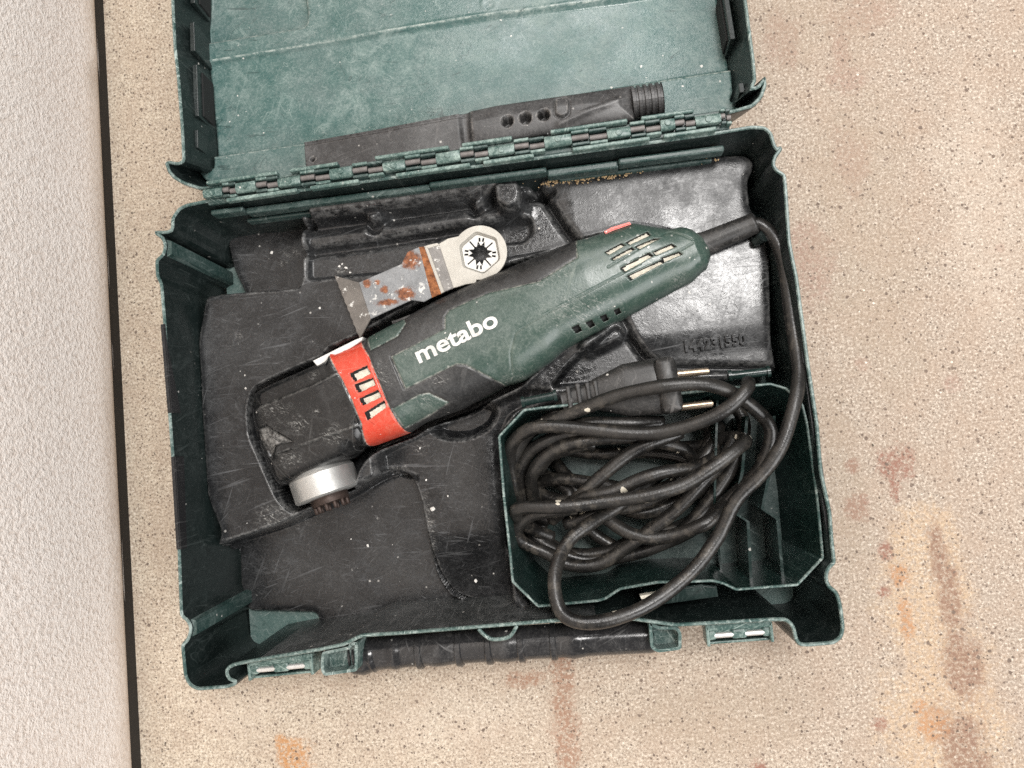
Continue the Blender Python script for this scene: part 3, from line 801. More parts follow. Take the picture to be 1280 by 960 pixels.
for i, (ga, gb) in enumerate(gaps):
    a, b = hpos(ga), hpos(gb); m = (a + b) / 2
    for (u, v, dy) in ((a + .0002, m - .0004, .0007), (m + .0004, b - .0002, -.0007)):
        bm = bmesh.new(); cyl(bm, MH @ Vector((u, dy, 0.0006)), MH @ Vector((v, dy, 0.0006)), 0.0017, 12)
        bmobj('hinge_pin', bm, case, M['pin'], autosmooth=0.6)
    for (u, v, dy, mt) in ((a, m, 0.0042, 'hinge'), (m, b, -0.0042, 'hinge'), (a, m, -0.0036, 'back'), (m, b, 0.0036, 'back')):
        bm = bmesh.new(); box(bm, ((u + v) / 2, dy, -0.0002), (v - u, 0.0018, 0.005), 0, 0.0005, MH)
        bmobj('hinge_leaf', bm, case, M[mt])
bm = bmesh.new(); box(bm, (HL / 2, 0.0, -0.0045), (HL, 0.0125, 0.003), 0, 0.0008, MH)
bmobj('hinge_base', bm, case, M['back'])
for i in range(6):       # stepped lips above and below the hinge
    a = HL * (i + 0.05) / 6; b = HL * (i + (0.62 if i % 2 else 0.9)) / 6
    bm = bmesh.new(); box(bm, ((a + b) / 2, 0.0062, 0.0004), (b - a, 0.0022, 0.0055), 0, 0.0007, MH)
    bmobj('hinge_lip', bm, case, M['hinge'])
    bm = bmesh.new(); box(bm, ((a + b) / 2 + 0.012, -0.0066, 0.0), (b - a, 0.0024, 0.005), 0, 0.0007, MH)
    bmobj('hinge_lip', bm, case, M['hinge'])

# ------------------------------------------------------------------ black moulded tray
bound_px = [((272, 288), .03), ((284, 281), .03), ((384, 264), .03), ((386, 243), .058), ((470, 232), .060), ((620, 211), .060), ((655, 213), .058), ((692, 218), .048), ((740, 214), .048), ((905, 193), .048), ((932, 192), .048), ((943, 200), .048), ((942, 212), .048), ((934, 226), .046), ((938, 262), .046),
            ((955, 280), .046), ((962, 330), .046), ((964, 420), .046), ((972, 464), .046), ((900, 476), .046), ((700, 506), .046), ((650, 512), .046), ((622, 545), .04), ((632, 690), .036), ((668, 757), .022), ((640, 751), .022), ((582, 753), .016), ((484, 764), .012), ((456, 784), .012), ((402, 787), .012), ((394, 766), .010),
            ((310, 764), .010), ((300, 740), .010), ((296, 684), .012), ((284, 664), .035), ((262, 620), .040), ((253, 540), .044), ((249, 480), .045), ((246, 425), .045), ((256, 370), .045), ((288, 366), .045), ((282, 330), .03)]
bound = round_poly(np.array([P(x, y, z)[:2] for (x, y), z in bound_px]), 0.0035, 3)
def poly_at(pts, z, r=0.003):
    return round_poly(PP(pts, z), r, 3)
# outline of the tool, used for its cavity and its body
TOP_PX = [(317, 508), (321, 490), (345, 478), (412, 449), (415, 441), (452, 427), (458, 422), (500, 398), (540, 376), (600, 347), (655, 325), (716, 300), (730, 297), (755, 289), (790, 277), (836, 286), (850, 283), (867, 287), (877, 302)]
BOT_PX = [(319, 540), (330, 575), (345, 602), (357, 608), (440, 572), (452, 560), (466, 557), (510, 541), (530, 528), (575, 512), (610, 494), (632, 482), (655, 476), (690, 452), (705, 438), (740, 419), (800, 388), (845, 363), (866, 352), (880, 338)]
cav_px = [(314, 512), (319, 488), (342, 475), (407, 447), (412, 438), (455, 418), (500, 393), (600, 344), (655, 327), (716, 306), (790, 287), (840, 297), (862, 312), (858, 340), (800, 378), (740, 410), (690, 446), (650, 482), (580, 516), (540, 530), (515, 545), (470, 562), (452, 580), (440, 612), (366, 640), (350, 622), (332, 582), (316, 545)]
feats = [
    (poly_at([(470, 566), (500, 553), (545, 532), (600, 512), (660, 488), (690, 490), (640, 520), (624, 548), (640, 765), (520, 770), (500, 700), (480, 640)], .040, .004), .0385, .0060),
    (poly_at([(295, 676), (340, 662), (372, 650), (430, 624), (484, 594), (506, 588), (522, 598), (533, 625), (541, 680), (549, 715), (566, 742), (600, 755), (640, 757), (700, 770), (600, 810), (400, 830), (280, 800)], .014, .006), .011, .004),
    (poly_at([(262, 280), (380, 255), (384, 300), (383, 362), (300, 368), (270, 366)], .034, .004), .020, .0035),
    (poly_at([(384, 225), (610, 205), (672, 222), (692, 258), (718, 303), (700, 312), (560, 335), (450, 344), (386, 350)], .044, .004), .0405, .0040),
    (poly_at([(386, 205), (610, 185), (665, 205), (640, 226), (612, 243), (594, 258), (586, 246), (480, 264), (464, 278), (452, 268), (386, 277)], .055, .003), .0610, .0060),
    (poly_at([(640, 276), (662, 274), (666, 290), (655, 303), (620, 306), (590, 300), (600, 283)], .038, .003), .030, .0045),
    (poly_at([(690, 484), (706, 462), (724, 444), (770, 408), (792, 424), (806, 444), (824, 457), (800, 470), (740, 480)], .044, .004), .0385, .0045),
    (poly_at([(536, 536), (552, 524), (600, 502), (620, 510), (612, 530), (588, 545), (556, 546)], .040, .008), .023, .007),
]
chanA = PP([(384, 286), (462, 277), (560, 263), (640, 251), (690, 247)], .036)
chanB = PP([(384, 320), (475, 308), (560, 294), (612, 287)], .036)
crease_t = PP([(664, 226), (684, 252), (704, 282), (721, 304)], .042)
crease2 = PP([(520, 598), (490, 590), (455, 606)], .03)
edge_low = PP([(776, 396), (790, 424), (804, 444), (826, 460), (965, 462)], .044)
frontE = PP([(540, 734), (600, 752)], .02)
cav = poly_at(cav_px, .042, .004)
hub = PP([(468, 284), (594, 262), (632, 243)], .044)
ridgeC = PP([(384, 303), (475, 292), (560, 279), (650, 266)], .040)
knob = poly_at([(617, 229), (648, 226), (653, 240), (648, 257), (630, 261), (618, 250)], .060, .004)
bump_c = PP([(735, 434), (770, 418)], .044)
mid_c = PP([(600, 600)], .035)[0]
dents = [(P(rng.uniform(250, 960), rng.uniform(220, 780), .04)[:2], rng.uniform(.006, .02), rng.uniform(-.0005, .0005)) for _ in range(90)]
def tray_z(p):
    z = np.full(len(p), 0.0455)
    z += 0.0022 * sstep((p[:, 0] - 0.05) / 0.02) * sstep((p[:, 1] - 0.02) / 0.02)
    for c, r, a in dents:
        z += a * np.exp(-np.sum((p - c) ** 2, 1) / r ** 2)
    for poly, lev, w in feats:
        s, _ = sdf(p, poly)
        z = z + (lev - z) * sstep(-s / w + 0.5)
    # the low mound slopes down to the front of the case
    s, _ = sdf(p, feats[0][0])
    m = sstep(-s / .006 + .5) * sstep((z - .02) / .012)
    z -= m * (0.022 * sstep((-0.062 - p[:, 1]) / 0.06) + 0.003 * np.abs((p[:, 0] - mid_c[0]) / 0.03) ** 2 * (p[:, 0] < mid_c[0]))
    for pts, wd, dp in ((chanA, .0026, .009), (chanB, .0028, .006), (crease_t, .0024, .010), (crease2, .002, .004), (edge_low, .0022, .006)):
        z -= dp * np.exp(-(dline(p, pts) / wd) ** 2)
    for c, r, a in ((hub[0], .0050, -.005), (hub[1], .0052, -.005)):
        z += a * np.exp(-(np.hypot(*(p - c).T) / r) ** 4)
    z += 0.0045 * np.exp(-(dline(p, ridgeC) / .0055) ** 2)
    s, _ = sdf(p, knob); z = z + (0.0625 - z) * sstep(-s / .004 + .5)
    z += 0.006 * np.exp(-(dline(p, bump_c) / .005) ** 3)
    s, _ = sdf(p, cav)
    z = z + (0.013 - z) * sstep(-s / .0024 + 0.5)
    # raised crease round the tool
    z += 0.0004 * np.exp(-((s - 0.0022) / 0.0012) ** 2)
    # edges roll down at the rim of the sheet
    s, _ = sdf(p, bound)
    z -= 0.0035 * np.exp(s / 0.0018)
    return np.maximum(z, 0.0052)
tray = empty('tray', (0, 0, 0), 'black moulded plastic tray insert with scuffs filling the green case', 'tray insert')
heightfield('tray_sheet', bound, 0.0009, tray_z, tray, M['insert'], 0.0048)
def text_mesh(body, ext, bold=0.0, bev=0.0):
    cu = bpy.data.curves.new('t', 'FONT'); cu.body = body; cu.size = 1.0; cu.extrude = ext; cu.offset = bold
    cu.bevel_depth = bev; cu.bevel_resolution = 1
    cu.resolution_u = 4
    o = bpy.data.objects.new('t', cu); COL.objects.link(o)
    dg = bpy.context.evaluated_depsgraph_get()
    me = bpy.data.meshes.new_from_object(o.evaluated_get(dg))
    bpy.data.objects.remove(o)
    V = np.zeros(len(me.vertices) * 3, np.float32); me.vertices.foreach_get('co', V)
    return me, V.reshape(-1, 3)
def place_text(name, body, a, b, height, zf, ext, parent, mat, bold=0.0, bev=0.0, bow=0.0):
    """raised lettering from point a to point b (xy)"""
    me, V = text_mesh(body, 0.5, bold, bev)
    lo, hi = V.min(0), V.max(0)
    a, b = np.asarray(a), np.asarray(b)
    L = np.linalg.norm(b - a); u = (b - a) / L; v = np.array([-u[1], u[0]])
    U = (V - lo) / (hi - lo)
    xy = a + np.outer(U[:, 0] * L, u) + np.outer(U[:, 1] * height, v)
    z = zf(xy) + (U[:, 2] - 0.35) * ext
    me.vertices.foreach_set('co', np.column_stack([xy, z]).astype(np.float32).ravel()); me.update()
    me.name = name
    return link(name, me, parent, mat, False)
place_text('raised_number', '144231550', P(857, 441, .0477)[:2], P(934, 431, .0477)[:2], 0.0076, tray_z, 0.0034, tray, M['insert'], 0.018, 0.03)
bm = bmesh.new()                       # recycling mark moulded in the tray: three bent arrows round a triangle
cm = P(916, 384, .0477)
for k in range(3):
    a0 = math.radians(90 + 120 * k + 8); a1 = math.radians(90 + 120 * (k + 1) - 22)
    r = 0.0042
    p0 = np.array([cm[0] + r * math.cos(a0), cm[1] + r * math.sin(a0)]); p1 = np.array([cm[0] + r * math.cos(a1), cm[1] + r * math.sin(a1)])
    d = (p1 - p0) / np.linalg.norm(p1 - p0); n = np.array([-d[1], d[0]]) * 0.0007
    prism(bm, [p0 - n, p1 - d * .002 - n, p1 - d * .002 - n * 2.2, p1, p1 - d * .002 + n * 2.2, p1 - d * .002 + n, p0 + n], 0.0470, 0.0483)
bmobj('recycling_mark', bm, tray, M['insert'])
bm = bmesh.new()
for (x, y) in ((868, 392), (875, 398), (864, 399), (872, 388)):
    q = P(x, y, .048); cyl(bm, (q[0], q[1], .047), (q[0], q[1], .0484), .0009, 10)
bmobj('moulded_dots', bm, tray, M['insert'])

# ------------------------------------------------------------------ green accessory bin in the front right corner
bn = empty('storage_bin', (0, 0, 0), 'dark green open accessory box with chamfered corners holding the black cord', 'accessory box')
BZ = 0.0665
bin_px = [(676, 508), (654, 511), (622, 545), (628, 622), (636, 694), (639, 728), (672, 760), (748, 753), (758, 750), (776, 738), (822, 730), (892, 728), (904, 731), (920, 739), (998, 733), (1031, 698), (1024, 622), (1011, 528), (1005, 505), (984, 484), (963, 478)]
bin_o = ccw(dedupe(round_poly(PP(bin_px, BZ), 0.0012, 2), 2e-4))
bc = bin_o.mean(0)
bin_b = bc + (bin_o - bc) * np.array([0.90, 0.88])
loft_wall('bin_wall', bin_o, bin_b, 0.009, BZ, 0.0017, bn, [M['bin'], M['rim']])
bm = bmesh.new(); prism(bm, inset(bin_b, 0.0012), 0.0085, 0.0112); bmobj('bin_floor', bm, bn, M['back'])
def divider(top, th=0.0014):
    """thin upright plate along the bin: top = [(px, py, z)...]"""
    pts = [P(x, y, z) for x, y, z in top]
    V = []
    for q in pts:
        for s in (-1, 1):
            V.append((q[0] + s * th / 2, q[1], q[2])); V.append((q[0] + s * th / 2, q[1], 0.011))
    Fc = []
    for i in range(len(pts) - 1):
        a, b = i * 4, (i + 1) * 4
        Fc += [(a, b, b + 2, a + 2), (a, a + 1, b + 1, b), (a + 2, b + 2, b + 3, a + 3)]
    Fc += [(0, 2, 3, 1)]
    e = (len(pts) - 1) * 4
    Fc += [(e, e + 1, e + 3, e + 2)]
    return mesh('divider', V, Fc, bn, [M['bin']])
divider([(897, 500, .058), (895, 560, .058), (893, 640, .045), (893, 662, .030), (899, 690, .024), (903, 722, .024)])
divider([(934, 520, .056), (928, 590, .054), (916, 640, .050), (935, 652, .050), (939, 728, .050)], 0.0018)
divider([(968, 520, .052), (962, 590, .052), (953, 636, .050), (972, 649, .050), (979, 724, .050)], 0.0018)
for (x0, y0, x1, y1) in ((652, 503, 696, 494), (910, 470, 962, 464)):   # hinge stubs for the missing bin lid
    bm = bmesh.new(); cyl(bm, P(x0, y0, .064), P(x1, y1, .064), 0.0026, 14)
    cyl(bm, P(x0, y0, .064), P(x0 + 4, y0 - .7, .064), 0.0036, 14); cyl(bm, P(x1 - 4, y1 + .7, .064), P(x1, y1, .064), 0.0036, 14)
    bmobj('hinge_stub', bm, bn, M['bin'], autosmooth=0.6)
bm = bmesh.new()
prism(bm, PP([(806, 741), (876, 731), (896, 733), (898, 746), (826, 756), (800, 758)], .058), 0.02, .058, .001)
bmobj('catch_plate', bm, bn, M['bin'])
bm = bmesh.new()
prism(bm, PP([(800, 745), (840, 738), (843, 743), (802, 749)], .0645), .058, .0645); bmobj('catch_label', bm, bn, M['cream'])

# ------------------------------------------------------------------ oscillating multi-tool
tool = empty('multi_tool', (0, 0, 0), 'green and black corded multi tool with red collar lying in the tray', 'power tool')
ZC = 0.044
TA = P(320, 524, ZC)[:2]; TB = P(878, 312, ZC)[:2]
tu = (TB - TA) / np.linalg.norm(TB - TA); tv = np.array([-tu[1], tu[0]])
def to_sv(q): q = np.asarray(q) - TA; return np.stack([q @ tu, q @ tv], -1)
def to_xy(sv): return TA + np.outer(sv[..., 0], tu) + np.outer(sv[..., 1], tv)
top = to_sv(np.array([P(x, y, ZC + .010)[:2] for x, y in TOP_PX]))
botm = to_sv(np.array([P(x, y, ZC + .004)[:2] for x, y in BOT_PX]))
top = top[np.argsort(top[:, 0])]; botm = botm[np.argsort(botm[:, 0])]
S0 = max(top[0, 0], botm[0, 0]) - 0.001; S1 = min(top[-1, 0], botm[-1, 0]) + 0.0015
def sm_interp(s, xs, ys, w=0.0016):
    return np.mean([np.interp(s + k * w, xs, ys) for k in (-1, -.5, 0, .5, 1)], axis=0)
def vmax(s): return sm_interp(s, top[:, 0], top[:, 1])
def vmin(s): return sm_interp(s, botm[:, 0], botm[:, 1])
s_col0 = to_sv(P(430, 485, .068)[:2])[0]; s_col1 = to_sv(P(487, 500, .068)[:2])[0]
s_tail = to_sv(P(835, 330, .066)[:2])[0]
def hz_(s):
    h = np.interp(s, [S0, S0 + .004, S0 + .012, s_col0 - .012, s_col0, s_col1, s_col1 + .03, s_tail - .05, s_tail, S1 - .004, S1], [.013, .019, .0235, .0245, .0262, .0262, .0252, .0245, .0228, .021, .0175])
    return h
def nexp(s): return np.interp(s, [S0, s_col0 - .004, s_col0, s_col1, s_col1 + .02, s_tail, S1], [4.5, 4.2, 3.0, 3.0, 2.7, 2.7, 3.2])
def surf_z(sv):
    s, v = sv[:, 0], sv[:, 1]
    a, b = vmin(s), vmax(s)
    c = (a + b) / 2; h = np.maximum((b - a) / 2, 1e-4)
    k = np.clip(np.abs((v - c) / h), 0, 1)
    n = nexp(s)
    return ZC + hz_(s) * np.maximum(1 - k ** n, 0) ** (1 / n)
def on_tool(pts, extra=0.0):
    """picture positions carried onto the tool's upper surface, in its own s, v frame"""
    out = []
    for x, y in pts:
        z = ZC + .024
        for _ in range(8):
            sv = to_sv(P(x, y, z)[:2])[None]
            z = 0.5 * z + 0.5 * float(surf_z(sv)[0])
        out.append(sv[0])
    return np.array(out)
# regions of the housing
def win(pts): return on_tool(pts)
collar = on_tool([(411, 444), (452, 425), (461, 445), (474, 478), (487, 510), (513, 541), (480, 556), (466, 560), (452, 530), (440, 500), (428, 475)])
collar[0] += (-.0005, .004); collar[1] += (0, .004)
g1 = on_tool([(459, 424), (503, 399), (507, 404), (497, 420), (463, 438)]); g1[0, 1] += .003; g1[1, 1] += .003
g2 = on_tool([(490, 511), (524, 493), (536, 491), (561, 503), (540, 517), (513, 532), (506, 535)])
g3 = on_tool([(489, 446), (556, 411), (556, 396), (561, 388), (580, 379), (611, 366), (650, 357), (673, 352), (721, 322), (720, 300)])
g3 = np.vstack([g3, [[g3[-1, 0] + .002, .06], [S1 + .02, .06], [S1 + .02, -.06]], [[on_tool([(640, 478)])[0, 0] - .001, -.06]], on_tool([(632, 483), (626, 479), (582, 456), (570, 455), (507, 486)])])
big = lambda q, k: [(sum(a for a, _ in q) / 4 + (x - sum(a for a, _ in q) / 4) * k, sum(b for _, b in q) / 4 + (y - sum(b for _, b in q) / 4) * k) for x, y in q]
windows = [win(big(q, 1.28)) for q in ([(440, 467), (457, 459), (461, 467), (445, 475)], [(446, 481), (464, 474), (467, 481), (450, 489)], [(452, 498), (471, 489), (474, 496), (456, 505)], [(459, 515), (478, 503), (480, 510), (462, 523)])]
Z3 = lambda q: [(660 + x / 4.267, 260 + y / 4.267) for x, y in q]
vents = [win(big(Z3(q), 1.30)) for q in ([(420, 232), (488, 195), (508, 203), (438, 244)], [(535, 180), (625, 135), (640, 150), (552, 190)], [(455, 265), (540, 218), (556, 228), (467, 273)], [(583, 203), (665, 168), (692, 168), (603, 213)],
    [(510, 313), (628, 250), (650, 262), (527, 330)], [(550, 355), (693, 288), (712, 296), (567, 373)], [(676, 233), (756, 197), (776, 210), (690, 247)], [(722, 265), (796, 238), (812, 250), (735, 282)])]
notches = [win(Z3(q)) for q in ([(232, 638), (268, 620), (290, 655), (258, 670)], [(306, 610), (338, 595), (360, 627), (332, 642)], [(382, 578), (414, 565), (432, 596), (404, 610)], [(458, 543), (486, 531), (498, 560), (470, 573)])]
seams = [on_tool([(640, 466), (638, 440), (644, 416), (665, 402), (720, 373), (770, 346), (800, 330)]), on_tool([(760, 334), (832, 292), (840, 290), (866, 300)]), on_tool([(842, 318), (866, 304)]), on_tool([(836, 326), (842, 318)]),
         on_tool([(505, 486), (489, 446)])]
facet = on_tool([(318, 540), (334, 533), (366, 552), (346, 556), (340, 572)])
headlines = [on_tool([(322, 512), (392, 482), (424, 466)]), on_tool([(346, 568), (400, 548), (424, 540), (446, 532)])]
NS, NA = 520, 250
ss = np.linspace(S0, S1, NS)
# denser in front: angle 0..pi is the upper half
th = np.concatenate([np.linspace(0, math.pi, 190, endpoint=False), np.linspace(math.pi, 2 * math.pi, 60, endpoint=False)])
def build_tool():
    Sg, Tg = np.meshgrid(ss, th, indexing='ij')
    s = Sg.ravel(); t = Tg.ravel()
    a, b = vmin(s), vmax(s); c = (a + b) / 2; h = (b - a) / 2
    n = nexp(s)
    # equal spacing across the width on the upper half
    up = t <= math.pi
    kk = np.where(up, np.cos(t), np.cos(t))
    kk = np.sign(kk) * np.abs(kk) ** 0.9
    v = c + h * kk
    zz = hz_(s) * np.maximum(1 - np.abs(kk) ** n, 0) ** (1 / n)
    sv = np.stack([s, v], 1)
    # snap points to the outlines of the panels so that their edges are clean
    polys = [('collar', collar), ('g', g1), ('g', g2), ('g', g3)] + [('w', q) for q in windows] + [('v', q) for q in vents] + [('n', q) for q in notches]
    ds = (S1 - S0) / NS
    D = {}
    edge = np.full(len(s), 1e9)
    for i, (kname, q) in enumerate(polys):
        d, near = sdf(sv, q)
        m = up & (np.abs(d) < 0.5 * ds)
        sv[m] = near[m]
        D[i] = d
        if kname in ('collar', 'g'): edge = np.minimum(edge, np.abs(d))
    s = sv[:, 0]; v = sv[:, 1]
    a, b = vmin(s), vmax(s); c = (a + b) / 2; h = np.maximum((b - a) / 2, 1e-4)
    k2 = np.clip((v - c) / h, -1, 1); n = nexp(s)
    zz = hz_(s) * np.maximum(1 - np.abs(k2) ** n, 0) ** (1 / n)
    z = np.where(up, ZC + zz, ZC - zz * 0.9)
    e2 = np.full(len(s), 1e9)
    for q in seams: e2 = np.minimum(e2, dline(sv, q))
    wear = np.where(up, np.exp(-(edge / .0007) ** 2), 0)
    off = -0.0007 * np.exp(-(edge / .0006) ** 2) - 0.0006 * np.exp(-(e2 / .0005) ** 2)
    # proud panels
    off += 0.0009 * sstep(-D[0] / .0010 + .5) + 0.0005 * sstep(-D[3] / .001 + .5)
    off += 0.0006 * (0.5 + 0.5 * np.sin(s * 900)) * np.exp(-((v - np.interp(s, [S0, S1], [-.012, -.012])) / .004) ** 2) * ((s > s_col1 + .02) & (s < s_col1 + .02)) 
    for i in range(4, len(polys)):
        dp = {'w': .0035, 'v': .0026, 'n': .0045}[polys[i][0]]
        off -= dp * sstep(-D[i] / .0007 + 0.3)
        wear = np.maximum(wear, 0.5 * np.exp(-(D[i] / .0006) ** 2) * up)
    # scuffed facet and ridges of the gear head
    d, _ = sdf(sv, facet)
    off -= 0.0026 * sstep(-d / .0035 + .5)
    wear = np.maximum(wear, 0.75 * sstep(-d / .002 + .5) * up)
    band = np.abs(dline(sv, headlines[0]))
    off += 0.0016 * sstep((v - np.interp(s, headlines[0][:, 0], headlines[0][:, 1])) / -.002 + .5) * sstep((v - np.interp(s, headlines[1][:, 0], headlines[1][:, 1])) / .002 + .5) * (s < s_col0) * sstep((s_col0 - .001 - s) / .016)
    for q in headlines:
        d = dline(sv, q)
        off += 0.0009 * np.exp(-(d / .0012) ** 2)
        wear = np.maximum(wear, 0.5 * np.exp(-(d / .0014) ** 2) * up)
    z = z + np.where(up, off, 0)
    V = np.column_stack([to_xy(sv), z])
    N = len(th)
    q = np.arange(NS * N).reshape(NS, N)
    q2 = np.roll(q, -1, 1)
    Fq = np.stack([q[:-1], q2[:-1], q2[1:], q[1:]], -1).reshape(-1, 4)
    fs = sv[Fq].mean(1); fu = up[Fq].sum(1) >= 3
    lab = np.full(len(Fq), 1)
    s_split = s_col0
    din = lambda qq: sdf(fs, qq)[0] < 0
    lab[:] = np.where(fs[:, 0] < s_split, 0, 1)                      # head, grip
    dc = din(collar)
    # head in front of the collar's slanted edge
    ce = collar[[0, 10, 9, 8, 7]]
    xcut = np.interp(fs[:, 1], ce[::-1, 1][np.argsort(ce[::-1, 1])], ce[::-1, 0][np.argsort(ce[::-1, 1])])
    lab = np.where(fs[:, 0] < xcut, 0, 1)
    for qq in (g1, g2, g3): lab[din(qq) & fu] = 2
    lab[(~fu) & (fs[:, 0] > s_col1 + .05)] = 2
    lab[dc & fu] = 3
    lab[(~fu) & (fs[:, 0] > xcut) & (fs[:, 0] < s_col1)] = 3
    for i, (kname, qq) in enumerate(polys[4:]):
        m_ = din(qq) & fu
        lab[m_] = 10 + i
        if kname in 'wv':
            c_ = qq.mean(0); k_ = .82 if kname == 'w' else .86
            sh = np.array([.0007, -.0006]) if kname == 'w' else np.array([.0003, -.0003])
            lab[m_ & ~din(c_ + (qq - c_) * np.array([k_, k_]) + sh)] = 40 + i
    names = {0: ('gear_head', 'head'), 1: ('soft_grip', 'grip'), 2: ('housing', 'tool'), 3: ('collar', 'red')}
    objs = {}
    for L in np.unique(lab):
        f = Fq[lab == L]
        u = np.unique(f); rm = np.full(len(V), -1); rm[u] = np.arange(len(u))
        if L in names: nm, mt = names[L]
        elif L >= 40: nm, mt = 'opening_shadow', 'dark'  # shadow inside window and vent edges, painted as dark faces
        else:
            kname = polys[4 + L - 10][0]
            nm, mt = {'w': ('collar_window', 'cream'), 'v': ('vent_slot', 'cream'), 'n': ('vent_notch', 'dark')}[kname]
        me = fast_mesh(nm, V[u], rm[f])
        at = me.attributes.new('wear', 'FLOAT', 'POINT'); at.data.foreach_set('value', wear[u].astype(np.float32))
        par = tool
        if L >= 10: par = objs.get(3 if polys[4 + (L - 10) % 30][0] == 'w' else 2, tool)
        objs[L] = link(nm, me, par, M[mt])
    # front and tail caps
    for idx, nm, mt in ((0, 'head_cap', 'head'), (NS - 1, 'tail_cap', 'tool')):
        ring = V[idx * N:(idx + 1) * N]
        cen = ring.mean(0)
        inner = cen + (ring - cen) * 0.6 + np.append(tu, 0) * (-0.0025 if idx == 0 else 0.004)
        VV = np.vstack([ring, inner, [cen + np.append(tu, 0) * (-0.003 if idx == 0 else 0.0045)]])
        Fc = [(k, (k + 1) % N, N + (k + 1) % N, N + k) for k in range(N)] + [(N + k, N + (k + 1) % N, 2 * N) for k in range(N)]
        mesh(nm, VV, Fc, tool, M[mt], True)
build_tool()
def tool_surf_xy(xy): return surf_z(to_sv(xy)) + 0.0005
la = to_xy(on_tool([(525, 455)]))[0]; lb = to_xy(on_tool([(625, 407)]))[0]
place_text('lettering', 'metabo', la, lb, 0.0112, tool_surf_xy, 0.0012, tool, M['white'], 0.022)
# pale lever along the collar, red top button, slider
def slab(name, px, z0, z1, mat, parent=None, bev=0.0004):
    bm = bmesh.new(); prism(bm, PP(px, z1), z0, z1, bev); return bmobj(name, bm, parent or tool, mat)
slab('lever_edge', [(391, 451), (441, 426), (453, 421), (452, 425), (441, 433), (397, 458)], .044, .0625, M['pale'])
slab('speed_wheel', [(755, 289), (764, 284), (787, 277), (789, 280), (766, 288), (757, 292)], .044, .0600, M['red'], bev=.0006)
slab('slider_mark', [(527, 391), (533, 385), (541, 383), (539, 388), (531, 393)], .050, .0592, M['red'])
slab('slider_bar', [(489, 401), (494, 400), (512, 393), (513, 398), (495, 405), (490, 404)], .046, .0582, M['plug'], bev=.001)
# steel flange and toothed spindle, axis square to the body
ax2 = -tv
ax = np.array([ax2[0], ax2[1], 0.0])
f0 = P(395, 592, .052); 
Cf = np.array([f0[0], f0[1], ZC - .002])
def axial(name, c, prof, mat, parent, seg=56):
    """turned piece: prof = [(distance along the axis, radius)...]"""
    u = np.cross(ax, [0, 0, 1.0]); w = np.array([0, 0, 1.0])
    V = []; Fc = []
    for (d, r) in prof:
        for k in range(seg):
            a = 2 * math.pi * k / seg
            V.append(c + ax * d + r * (math.cos(a) * u + math.sin(a) * w))
    for i in range(len(prof) - 1):
        for k in range(seg):
            k2 = (k + 1) % seg
            Fc.append((i * seg + k, i * seg + k2, (i + 1) * seg + k2, (i + 1) * seg + k))
    bm = bmesh.new()
    vs = [bm.verts.new(v) for v in V]
    for f in Fc: bm.faces.new([vs[i] for i in f])
    bm.faces.new(vs[:seg]); bm.faces.new(vs[-seg:])
    return bmobj(name, bm, parent, mat, autosmooth=0.55)
R1 = 0.0218
axial('flange', Cf, [(-.004, R1 - .003), (-.001, R1 - .001), (.0005, R1), (.0145, R1), (.0156, R1 - .0012), (.0158, R1 - .006)], M['flange'], tool)
sp = axial('spindle', Cf, [(.015, .0125), (.0205, .0125), (.021, .0115)], M['spindle'], tool, 40)
for k in range(12):
    a = 2 * math.pi * k / 12
    u = np.cross(ax, [0, 0, 1.0])
    dirv = math.cos(a) * u + math.sin(a) * np.array([0, 0, 1.0])
    c = Cf + ax * .0225 + dirv * .0108
    bm = bmesh.new(); cyl(bm, Cf + ax * .0195 + dirv * .0108, Cf + ax * .0252 + dirv * .0108, .0016, 8, .0013)
    bmobj('spindle_tooth', bm, sp, M['spindle'], autosmooth=0.6)
